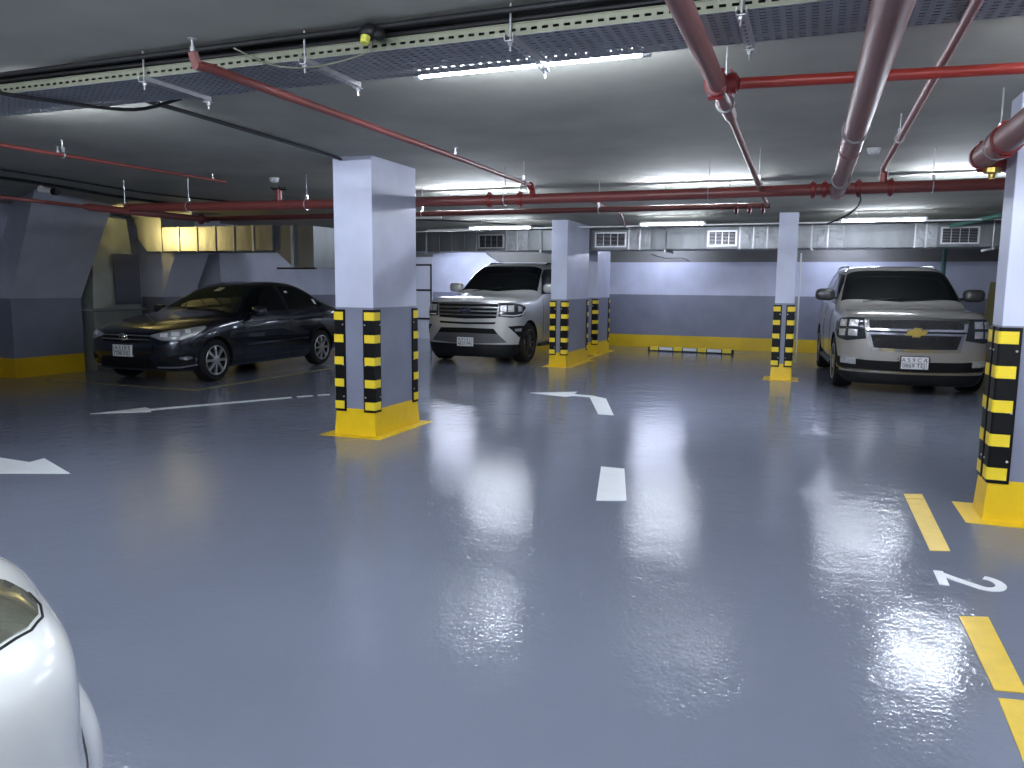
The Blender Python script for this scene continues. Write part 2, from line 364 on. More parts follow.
tube_light(1.0, 2.2, 9.3, 2.585, tl+'glowing behind the red main pipe at the right pillar')
tube_light(-6.1, -4.85, 13.6, 2.58, tl+'over the white off-roader in front of the duct', M_tube3)
tube_light(-2.8, -1.7, 13.45, 2.58, tl+'over the empty bay in front of the duct', M_tube3)
tube_light(.4, 1.62, 13.5, 2.58, tl+'over the beige off-roader in front of the duct', M_tube3)
tube_light(-8.5, -7.4, 17.2, 2.58, tl+'far back between the near pillar and the left duct')
tube_light(1.2, 2.4, 4.0, 2.60, tl+'added unseen above the right edge of the photo')  # assumed lamp out of view, added for brightness at the right
tube_light(-1.9, -.7, 1.1, 2.60, tl+'added unseen over the camera in the middle')  # row of three over the camera is assumed, added to brighten the foreground
tube_light(-5.3, -4.1, 1.1, 2.60, tl+'added unseen over the camera at left')
tube_light(1.3, 2.5, 1.1, 2.60, tl+'added unseen over the camera at right')
tube_light(-1.9, -.7, -1.5, 2.60, tl+'added unseen behind the camera in the middle')  # row of three behind the camera is assumed, added as unseen fill
tube_light(-4.9, -3.7, -1.5, 2.60, tl+'added unseen behind the camera at left')
tube_light(1.3, 2.5, -1.5, 2.60, tl+'added unseen behind the camera at right')
tube_light(-3.9, -2.7, 18.6, 2.45, tl+'added unseen behind the long duct, washing the back wall', M_tube2)  # three tubes behind the duct are assumed, added to light the back wall
tube_light(-9.3, -8.1, 18.3, 2.45, tl+'added unseen behind the long duct near the white door', M_tube2)
tube_light(.2, 1.4, 18.6, 2.45, tl+'added unseen behind the long duct over the beige off-roader', M_tube2)
# warm bulkhead lamp tucked behind the first pier
t = empty('flood_lamp', (-11.30, 9.70, 2.38), 0, 'warm yellow flood lamp tucked behind the first leaning pier, lighting the left duct', 'lamp')
t.rotation_euler = (math.radians(3), 0, math.radians(-38))
MB().box(-.12, .12, -.07, .0, -.09, .09).box(-.13, -.12, 0, .16, -.10, .10).box(.12, .13, 0, .03, -.10, .10).box(-.13, .13, 0, .09, -.10, -.09).box(-.13, .13, 0, .03, .09, .10).build('lamp_housing', M_blackpl, t)
MB().box(-.10, .10, .001, .008, -.07, .07).build('lamp_face', M_warm, t)
MB().tube([(0, -.04, .09), (0, -.04, .36)], .01, 8).build('lamp_bracket', M_zinc, t)

# ------------------------------------------------------------------ pipes
def hanger(parent, x, y, z, axis, R, up=None):
    top = (up or CEIL) - parent.location.z
    b = MB(); b.ring((x, y, z), axis, R+.008, .006, 18, 6); b.tube([(x, y, z+R+.008), (x, y, top)], .005, 6)
    b.box(x-.012, x+.012, y-.012, y+.012, z+R+.012, z+R+.05)
    b.build('clevis_hanger', M_zinc, parent, smooth=True)
def coupling(parent, p, axis, R, w=.05):
    b = MB(); b.lathe([(R+.004, -w/2), (R+.016, -w/2+.004), (R+.016, w/2-.004), (R+.004, w/2)], p, axis, 20)
    ax = Vector(axis).normalized(); s = Vector((0, 0, 1)) if abs(ax.z) < .5 else Vector((1, 0, 0))
    sd = ax.cross(s)
    for k in (-1, 1):
        c = Vector(p) + s*(R+.02)*k
        b.tube([c-sd*.035, c+sd*.035], .009, 8)
    b.build('coupling', M_coup, parent, smooth=True)
def sprinkler(parent, x, y, z, up=True):
    s = 1 if up else -1
    b = MB(); b.lathe([(.012, 0), (.012, .02*s), (.007, .022*s), (.007, .05*s), (.02, .052*s), (.022, .056*s)], (x, y, z), (0, 0, 1), 12)
    b.build('sprinkler_head', M_zinc, parent)

def pipe(name, pts, r, m, label, cat='pipe', group=None):
    p0 = Vector(pts[0]); t = empty(name, p0, 0, label, cat, group)
    MB().tube([Vector(p)-p0 for p in pts], r, 20).build('pipe_run', m, t, smooth=True)
    t['o'] = 0; del t['o']
    return t, p0
g = 'red fire pipes under the ceiling'
# main across the room
t, o = pipe('fire_main', [(-7.78, 7.22, 2.40), (-5.0, 7.52, 2.40), (-2.9, 7.68, 2.40), (1.9, 7.70, 2.40)], .052, M_red, 'long red fire main crossing the whole room beyond the near pillar', group=g)
for x, y in ((-6.9, 7.30), (-5.37, 7.48), (-3.03, 7.67), (-.95, 7.69), (.95, 7.70)): hanger(t, x-o.x, y-o.y, 0, (1, 0, 0), .052)
for x, y in ((-3.2, 7.66), (-2.86, 7.68), (-.02, 7.69), (.08, 7.69), (.36, 7.69), (.62, 7.70)): coupling(t, (x-o.x, y-o.y, 0), (1, 0, 0), .052)
MB().tube([(-5.72-o.x, 7.44-o.y, 0), (-5.72-o.x, 7.44-o.y, .17)], .035, 12).build('riser_stub', M_coup, t, smooth=True)
b = MB()
for a in range(6): b.tube([(-5.72-o.x, 7.44-o.y, .17), (-5.72-o.x+.11*math.cos(a*PI/3), 7.44-o.y+.06*math.sin(a*PI/3), .17+.03*(a % 2))], .008, 6)
b.ring((-5.72-o.x, 7.44-o.y, .18), (0, 0, 1), .06, .008); b.build('valve_wheel', M_blackpl, t)
# secondary pipe
t, o = pipe('branch_pipe', [(-7.65, 8.45, 2.37), (-5.2, 8.75, 2.39), (-3.5, 8.90, 2.40), (-.45, 8.98, 2.40)], .032, M_red, 'slimmer red branch pipe running parallel behind the fire main', group=g)
for x, y in ((-.80, 8.97), (-.66, 8.97), (-.52, 8.98)): coupling(t, (x-o.x, y-o.y, 0), (1, 0, 0), .032, .035)
for x, y in ((-4.6, 8.81), (-2.35, 8.93)): hanger(t, x-o.x, y-o.y, 0.03, (1, 0, 0), .032)
# big foreground pipe
t, o = pipe('large_pipe', [(.185, .3, 2.345), (.185, 7.55, 2.345), (.185, 7.70, 2.36)], .060, M_pink, 'thick dusty red pipe running from the top edge towards the fire main', group=g)
for y in (4.6, 6.6): hanger(t, 0, y-o.y, 0, (0, 1, 0), .060)
for y in (5.2, 7.3):
    MB().lathe([(.062, -.006), (.065, 0), (.062, .006)], (0, y-o.y, 0), (0, 1, 0), 20).build('weld_ring', M_red, t, smooth=True)
# left foreground pipe with tee
t, o = pipe('tee_pipe', [(-.46, .3, 2.45), (-.455, 3.85, 2.45)], .041, M_pink, 'dusty red pipe left of the thick one, ending in a bolted tee', group=g)
MB().tube([(.0, 3.85-o.y, 0), (-.0, 4.55-o.y, 0)], .036, 16).build('reducer', M_pink, t, smooth=True)
MB().tube([(.0, 4.5-o.y, 0), (-.02, 8.98-o.y, -.05)], .021, 14).build('thin_run', M_pink, t, smooth=True)
coupling(t, (.0, 3.85-o.y, 0), (0, 1, 0), .042); coupling(t, (.07, 3.86-o.y, 0), (1, 0, 0), .030)
MB().tube([(0, 3.86-o.y, 0), (.10, 3.86-o.y, 0)], .034, 14).build('tee_branch', M_coup, t, smooth=True)
hanger(t, 0, 4.25-o.y, 0, (0, 1, 0), .036); hanger(t, -.01, 7.3-o.y, -.02, (0, 1, 0), .021)
# cross pipe
t, o = pipe('cross_pipe', [(-.36, 3.87, 2.45), (.85, 4.21, 2.50), (2.6, 4.70, 2.572)], .026, M_redb, 'bright red horizontal pipe leaving the tee towards the right edge', group=g)
hanger(t, 2.0, .56, .085, (1, .28, 0), .026)
# thin pipe right
t, o = pipe('thin_pipe', [(.50, .3, 2.56), (.545, 7.62, 2.56), (.56, 7.70, 2.53), (.56, 7.70, 2.45)], .021, M_pink, 'thin red pipe right of the thick one, dropping into the fire main', group=g)
hanger(t, .035, 6.2-o.y, 0, (0, 1, 0), .021)
MB().tube([(.06, 7.70-o.y, -.02), (.06, 7.70-o.y, -.12)], .034, 14).build('drop_fitting', M_coup, t, smooth=True)
# diagonal left pipe
t, o = pipe('sprinkler_pipe', [(-2.70, 2.93, 2.50), (-2.69, 3.02, 2.505), (-2.67, 5.6, 2.51), (-2.70, 7.50, 2.52)], [.023, .023, .021, .017], M_red, 'red sprinkler pipe slanting from the cable tray to the fire main', group=g)
MB().tube([(0, .02, 0), (0, .0, .03), (0, -.01, .055)], .023, 12).build('end_elbow', M_pink, t, smooth=True); sprinkler(t, 0, -.01, .055)
MB().tube([(.0, 4.60, .02), (-.02, 4.70, .0), (-.02, 4.74, -.10)], .036, 12).build('drop_fitting', M_coup, t, smooth=True)
sprinkler(t, .03, 2.75, .03); hanger(t, .0, 4.4, .02, (0, 1, 0), .02)
# far thin pipes crossing left
t, o = pipe('sprinkler_pipe', [(-6.19, 3.9, 2.6), (-6.18, 4.62, 2.6), (-6.0, 6.9, 2.6)], .017, M_red, 'very thin red pipe close to the ceiling at the left edge', group=g)
sprinkler(t, .04, 1.1, .01); sprinkler(t, .15, 2.85, .01); hanger(t, .04, 1.15, 0, (0, 1, 0), .017)
t, o = pipe('sprinkler_pipe', [(-2.6, 9.0, 2.56), (-2.62, 11.2, 2.58), (-3.1, 13.6, 2.58)], .017, M_red, 'thin dark sprinkler pipe beyond the branch pipe, above the bent arrow', group=g)
sprinkler(t, -.02, 2.1, .02)
# left depth pipe, thin then thick
t, o = pipe('side_pipe', [(-7.82, 3.6, 2.36), (-7.80, 6.62, 2.36)], .020, M_red, 'red pipe along the left side that thickens at a reducer under the camera', group=g)
MB().tube([(.02, 3.02, 0), (.02, 3.1, 0), (.15, 4.86, 0)], [.024, .042, .042], 16).build('thick_run', M_red, t, smooth=True)
hanger(t, .03, 3.6, 0, (0, 1, 0), .042); coupling(t, (.13, 4.75, 0), (0, 1, 0), .042)
# right pipe end
t, o = pipe('capped_pipe', [(1.04, .8, 2.39), (1.04, 6.0, 2.39), (1.05, 6.14, 2.38)], [.078, .078, .07], M_pink, 'fat dusty red pipe ending with a cap beside the right pillar', group=g)
coupling(t, (.0, 5.42-o.y, 0), (0, 1, 0), .078, .06); hanger(t, 0, 5.62-o.y, 0, (0, 1, 0), .078)
MB().tube([(0, 6.0-o.y, -.02), (.15, 6.12-o.y, -.05), (.95, 6.16-o.y, -.05)], .055, 16).build('side_elbow', M_coup, t, smooth=True)
MB().lathe([(.05, 0), (.05, .03), (.02, .04), (.02, .07)], (.05, 6.04-o.y, -.08), (0, 0, -1), 14).build('drain_plug', M_brass, t)
coupling(t, (0, 6.05-o.y, 0), (0, 1, 0), .072, .05)
# green pipes far right
t, o = pipe('green_pipe', [(2.66, 18.9, 0.0), (2.66, 18.9, 2.3), (2.66, 18.7, 2.66)], .045, M_green, 'green vertical pipe on the back wall behind the beige off-roader')
t, o = pipe('green_hose', [(2.2, 15.2, 2.60), (2.7, 14.4, 2.68), (2.9, 12.6, 2.695)], .035, M_green, 'green slanting pipe under the ceiling next to the right pillar')
# white conduits
t, o = pipe('conduit', [(-7.5, 14.6, 2.65), (3.2, 14.6, 2.65)], .014, M_plastic, 'long pale conduit running just in front of the duct', 'conduit')
t, o = pipe('conduit', [(-6.9, 12.6, 2.71), (-6.2, 12.6, 2.71)], .02, M_plastic, 'short pale conduit stub near the ceiling over the white off-roader', 'conduit')
MB().box(-.12, .12, -.05, .05, -.05, .02).build('junction_box', M_plastic, t, bevel=.006)
t, o = pipe('wall_conduit', [(-.16, 13.86, 0.27), (-.16, 13.86, 2.1)], .014, M_plastic, 'white conduit standing at the right side of the slim far pillar', 'conduit')

def cable(pts, r, label, name='cable', m=M_cable):
    # smooth the run with Catmull-Rom
    P = [Vector(p) for p in pts]; out = []
    for i in range(len(P)-1):
        a, b_, c, d = P[max(i-1, 0)], P[i], P[i+1], P[min(i+2, len(P)-1)]
        for k in range(6):
            t_ = k/6; out.append(.5*((2*b_) + (c-a)*t_ + (2*a-5*b_+4*c-d)*t_*t_ + (3*b_-a-3*c+d)*t_**3))
    out.append(P[-1]); return tag(MB().tube(out, r, 8).build(name, m, smooth=True), label, 'cable')
cable([(-4.2, 3.85, 2.706), (-4.2, 4.5, 2.706), (-4.25, 5.8, 2.706), (-4.30, 6.55, 2.706)], .016, 'black cable from the tray to the top of the near pillar')
cable([(-9.4, 4.8, 2.71), (-8.95, 6.6, 2.71), (-9.25, 8.6, 2.71), (-9.15, 10.1, 2.71)], .02, 'black cable along the ceiling past the security camera')
cable([(-8.3, 5.5, 2.708), (-8.3, 6.7, 2.708), (-8.4, 8.4, 2.708), (-7.7, 10.3, 2.708)], .012, 'thinner black cable next to the one passing the security camera')
cable([(-6.4, 3.30, 2.695), (-5.0, 3.31, 2.70), (-3.4, 3.30, 2.70), (-1.0, 3.30, 2.70), (3.3, 3.30, 2.70)], .014, 'black cable lying along the near edge of the cable tray')
cable([(-4.95, 2.9, 2.708), (-4.7, 3.18, 2.70), (-4.5, 3.27, 2.60), (-4.3, 3.5, 2.58), (-4.1, 3.9, 2.60), (-3.9, 4.1, 2.70)], .011, 'short black cable crossing the left end of the tray')
cable([(-2.0, 3.31, 2.69), (-2.0, 3.29, 2.59), (-2.3, 3.31, 2.555), (-2.55, 3.30, 2.58), (-2.8, 3.31, 2.69)], .004, 'thin pale wire looping below the cable tray', 'wire', M_rail)
cable([(.36, 7.63, 2.36), (.38, 7.63, 2.28), (.30, 7.68, 2.18), (.12, 7.8, 2.10)], .008, 'black cable dangling from the fire main over the beige off-roader')
cable([(-8.1, 12.8, 2.708), (-6.9, 12.9, 2.708), (-5.9, 13.8, 2.708), (-5.1, 15.1, 2.708)], .012, 'black cable along the ceiling over the white off-roader')
cable([(-3.15, 16.4, 2.2), (-3.0, 17.2, 2.15), (-2.85, 18.6, 2.2), (-2.8, 19.5, 2.16)], .009, 'dark wire sagging under the duct over the empty bay', 'wire')

# ------------------------------------------------------------------ cable tray
t = empty('cable_tray', (0, 3.55, 2.6), 0, 'long perforated galvanised cable tray crossing under the ceiling near the camera', 'cable tray')
X0, X1 = -6.5, 3.8
def perf(b, x0, x1, v0, v1, rows, pitch, slot, put, skip=lambda i, r: False):
    """sheet in x by v with slots of length `slot` at each row (v, half height)"""
    cuts = [v0]
    for v, h in rows: cuts += [v-h, v+h]
    cuts.append(v1); n = int((x1-x0)/pitch)
    for i in range(n):
        xa = x0+i*pitch; xs = xa+slot; xb = xa+pitch
        for k in range(len(cuts)-1):
            hole = k % 2 == 1
            q = [(xa, cuts[k]), (xs, cuts[k]), (xs, cuts[k+1]), (xa, cuts[k+1])]
            if not hole or skip(i, k): b.add([put(*p) for p in q], [(0,1,2,3)])
            q = [(xs, cuts[k]), (xb, cuts[k]), (xb, cuts[k+1]), (xs, cuts[k+1])]
            b.add([put(*p) for p in q], [(0,1,2,3)])
b = MB(); rows = [(-.20+.0364*i, .005) for i in range(12)]
perf(b, X0, X1, -.22, .22, rows, .05, .026, lambda x, v: (x, v, 0))
o = b.build('tray_bottom', M_tray, t, fix=True); s = o.modifiers.new('s', 'SOLIDIFY'); s.thickness = .0015
for y, m_ in ((-.22, M_rail), (.22, M_tray)):
    b = MB(); perf(b, X0, X1, 0, .048, [(.023, .006)], .05, .028, lambda x, v: (x, y, v))
    o = b.build('side_rail', m_, t); s = o.modifiers.new('s', 'SOLIDIFY'); s.thickness = .002
    MB().box(X0, X1, y-.006, y+.012, .048, .052).build('rail_lip', m_, t)
for i, x in enumerate((-5.5, -3.40, -2.37, -1.29, -.31, .99, 2.3)):
    b = MB(); perf(b, 0, .5, -.02, .02, [(0, .006)], .05, .026, lambda u, v: (x+v, u-.25, -.025))
    b.box(x-.021, x-.018, -.26, .24, -.025, .0); b.box(x+.018, x+.021, -.26, .24, -.025, .0)
    st = b.build('strut_channel', M_zinc, t)
    for yy in (-.238, .238):
        b = MB(); b.tube([(x, yy, -.07), (x, yy, CEIL-2.6)], .005, 8); b.lathe([(.012, 0), (.012, .012)], (x, yy, -.045), (0, 0, 1), 6); b.box(x-.02, x+.02, yy-.02, yy+.02, -.032, -.028)
        b.build('threaded_rod', M_zinc, st)
fz = tag(MB().ball((-1.98, 3.27, 2.67), .05, .035, .04).ball((-1.92, 3.26, 2.65), .03, .03, .03).build('black_fitting', M_blackpl, smooth='all'), 'black lumpy fitting with a yellow cap on the near edge of the cable tray', 'fitting')
MB().lathe([(.022, 0), (.022, .03), (.015, .035)], (-1.98, 3.24, 2.64), (0, -.3, -1), 12).build('yellow_cap', mat('yellow_plastic', (.6, .6, .1), .4), fz, smooth=True)
for i in range(24):      # power cables lying in the tray
    y = 3.365+.027*i if i < 14 else 3.36+.030*((i-14) % 5); zz = 2.622+.02*((i*7) % 3) if i < 14 else 2.678+.026*((i-14)//5)
    c_ = MB().tube([(X0+1.3*k, y+.006*math.sin(k*1.7+i), zz+.006*math.cos(k*2.1+i*2)) for k in range(8)], .0115, 8).build('power_cable', M_cable, smooth=True)
    tag(c_, 'black power cable lying among others inside the perforated tray', 'cable', 'cables bundled in the cable tray')

# ------------------------------------------------------------------ back duct
t = empty('air_duct', (0, 15.9, 2.26), 0, 'long galvanised air duct in front of the back wall with grilles', 'air duct')
segs = [(-9.2, -8.6, 0), (-8.6, -8.0, 0), (-8.0, -7.4, 0), (-7.4, -6.8, 0), (-6.8, -6.1, 'g'), (-6.1, -5.6, 1), (-5.6, -5.0, 0), (-5.0, -4.42, 0), (-4.42, -4.2, 0), (-4.2, -3.45, 'g'), (-3.45, -3.0, 1), (-3.0, -2.4, 0), (-2.4, -1.95, 0), (-1.95, -1.3, 'g'), (-1.3, -.8, 1), (-.8, -.3, 1), (-.3, .55, 1), (.55, 1.2, 0), (1.2, 1.7, 0), (1.7, 2.05, 1), (2.05, 2.75, 'g'), (2.75, 3.6, 0), (3.6, 4.6, 0), (4.6, 5.9, 0)]
for x0, x1, k in segs:
    mm = M_foil if k == 1 else M_duct
    z1 = .42
    if k == 'g':
        f = MB().box(x0, x1, -.36, .36, 0, z1).build('grille_section', M_duct, t, bevel=.004)
        fr = MB().box(x0+.05, x1-.05, -.385, -.36, .05, .08).box(x0+.05, x1-.05, -.385, -.36, .32, .35).box(x0+.05, x0+.08, -.385, -.36, .08, .32).box(x1-.08, x1-.05, -.385, -.36, .08, .32)
        fr.build('grille_frame', M_zinc, f)
        MB().box(x0+.08, x1-.08, -.362, -.3605, .08, .32).build('grille_void', M_dark, f)
        s = MB(); n = 4
        for i in range(1, n): xx = x0+.08+(x1-x0-.16)*i/n; s.box(xx-.006, xx+.006, -.378, -.362, .08, .32)
        for i in range(1, 9): zz = .08+.24*i/9; s.box(x0+.08, x1-.08, -.370, -.363, zz-.002, zz+.002)
        s.build('grille_slats', M_satin, f)
    else:
        MB().box(x0, x1, -.36, .36, 0, z1).build('duct_section', mm, t, bevel=.004)
        sec = [c for c in t.children][-1]; n = max(2, int((x1-x0)/.25))
        for i in range(0, n): xx = x0+(x1-x0)*i/n; MB().box(xx-.012, xx+.012, -.372, -.36, -.01, z1).build('standing_seam', M_zinc if k else M_duct, sec)
for x in (-8, -5.3, -2.7, .0, 2.9): MB().tube([(x, -.40, -.04), (x, -.40, CEIL-2.26)], .006, 6).box(x-.02, x+.02, -.44, .44, -.05, -.01).build('duct_support', M_zinc, t)
# left duct
t = empty('air_duct', (-9.86, 11.2, 2.06), 0, 'galvanised air duct with a yellow-lit elbow hanging above the dark sedan', 'air duct')
def yz(poly, x0, x1): return None
MF = Matrix(((1,0,0,0),(0,0,1,0),(0,1,0,0),(0,0,0,1)))   # polygon (x,z) extruded along y
M_duct2 = M_duct
MB().prism([(-1.30, .0), (-.95, 0), (-.95, .46), (-.95, .60), (-1.62, .60), (-1.62, .54), (-1.52, .42), (-1.50, .22)], -.45, .35, MF).build('elbow', M_duct2, t, bevel=.004)
for i in range(6):
    x0 = -.95+i*.40
    MB().box(x0, x0+.39, -.45, .35, .0, .42).build('duct_section', M_duct2, t, bevel=.004)
    MB().box(x0-.014, x0+.012, -.465, -.45, -.012, .43).build('flange', M_zinc if i == 5 else M_duct2, t)
MB().prism([(1.45, 0), (1.80, -.27), (2.22, -.29), (2.22, .40), (1.45, .42)], -.40, .30, MF).build('transition_box', M_duct2, t, bevel=.004)
MB().box(1.79, 1.82, -.43, -.40, -.28, .41).build('corner_strip', M_zinc, t)
MB().box(1.50, 2.26, -.43, -.38, -.31, -.28).build('bottom_flange', M_blackpl, t)
MB().box(-1.60, -.2, -.5, -.2, .60, .665).build('upper_duct', M_duct2, t, bevel=.004)
# vertical riser between piers
t = empty('duct_riser', (-11.58, 10.18, 0), 0, 'grey metal riser standing between the first two leaning piers', 'duct')
MB().box(-.35, .30, -.50, .50, 0, 1.02).build('lower_casing', mat('dull_steel', (.30, .33, .31), .45, .5, vary=.3, vscale=3, bump=.3, bscale=5), t, bevel=.01)
MB().hexa([(-.35, -.5, 1.05), (.28, -.5, 1.05), (.28, .5, 1.05), (-.35, .5, 1.05)], [(-.35, -.45, 2.62), (.20, -.35, 2.62), (.20, .35, 2.62), (-.35, .45, 2.62)]).build('upper_casing', bpy.data.materials['dull_steel'], t, bevel=.01)
MB().box(-.36, .34, -.58, .58, 1.02, 1.05).build('joint_flange', M_zinc, t)
MB().box(.27, .30, -.05, .5, 1.12, 2.0).build('access_panel', mat('navy_panel', (.06, .065, .10), .5), t)

# olive board and ledge at far right
tag(MB().hexa([(3.12, 17.4, 0), (3.75, 17.4, 0), (3.75, 17.46, 0), (3.12, 17.46, 0)], [(3.38, 17.9, 1.68), (3.95, 17.9, 1.68), (3.95, 17.96, 1.68), (3.38, 17.96, 1.68)]).build('leaning_board', M_olive), 'olive board leaning upright between the beige off-roader and the right pillar', 'board')

# smoke detectors
def detector(x, y, label):
    t = empty('smoke_detector', (x, y, CEIL), 0, label, 'smoke detector', 'round white smoke detectors')
    MB().lathe([(.055, 0), (.055, -.02)], (0, 0, 0), (0, 0, 1), 24).build('base', M_plastic, t, smooth=True)
    MB().lathe([(.048, -.02), (.052, -.03), (.040, -.05), (.02, -.055)], (0, 0, 0), (0, 0, 1), 24).build('cap', M_plastic, t, smooth=True)
detector(.46, 7.6, 'round white smoke detector between the thick and thin pipes at right')
detector(-5.9, 7.6, 'round white smoke detector left of the near pillar top')
# security camera
t = empty('security_camera', (-9.05, 7.10, CEIL), 0, 'white bullet security camera hanging over the first leaning pier', 'security camera')
MB().lathe([(.05, 0), (.05, -.02), (.02, -.03), (.018, -.07)], (0, 0, 0), (0, 0, 1), 20).build('mount', M_plastic, t, smooth=True)
dv = Vector((.95, .15, -.16)).normalized()
MB().tube([(0, 0, -.03), (.02, .0, -.07)], .016, 10).build('arm', M_plastic, t)
MB().tube([Vector((-.03, 0, -.075)), Vector((-.03, 0, -.075))+dv*.19], .040, 16).build('body', M_plastic, t, smooth=True)
MB().tube([Vector((-.03, 0, -.075))+dv*.19, Vector((-.03, 0, -.075))+dv*.26], .043, 16).build('lens_hood', M_blackpl, t, smooth=True)

# ------------------------------------------------------------------ cars
def loft(st, dF, dR):
    """st rows: (y, wb, zb, five (x,z) from rocker to rail, z8, z9); returns verts, faces"""
    V = []; F = []; n = 18
    def half(s): 
        y, wb, zb, P, z8, z9 = s
        return [(0, zb), (.7*wb, zb), (wb, zb)] + list(P) + [(.7*P[4][0], z8), (0, z9)]
    for k, s in enumerate(st):
        h = half(s); y = s[0]
        d = dF if k == 0 else dR if k == len(st)-1 else None
        off = [0]*10
        if d: off = [d[0], d[0]*.62, 0, 0, 0, 0, 0, 0, d[5]*.62, d[5]]
        for i in range(10): V.append((h[i][0], y+off[i], h[i][1]))
        for i in range(8, 0, -1): V.append((-h[i][0], y+off[i], h[i][1]))
    N = len(st)
    for k in range(N-1):
        for i in range(n): F.append((k*n+i, k*n+(i+1) % n, (k+1)*n+(i+1) % n, (k+1)*n+i))
    for k, d in ((0, dF), (N-1, dR)):
        h = half(st[k]); y = st[k][0]; base = k*n
        idx = lambda r: base+r; neg = lambda r: base+18-r
        grid = []
        grid.append([neg(2), neg(1), idx(0), idx(1), idx(2)])
        for r in range(3, 7):
            row = [neg(r)]
            for c, fct in ((-.7, .62), (0, 1), (.7, .62)):
                V.append((c*h[r][0], y+d[r-2]*fct, h[r][1])); row.append(len(V)-1)
            row.append(idx(r)); grid.append(row)
        grid.append([neg(7), neg(8), idx(9), idx(8), idx(7)])
        for a in range(5):
            for c in range(4): F.append((grid[a][c], grid[a][c+1], grid[a+1][c+1], grid[a+1][c]))
    return V, F

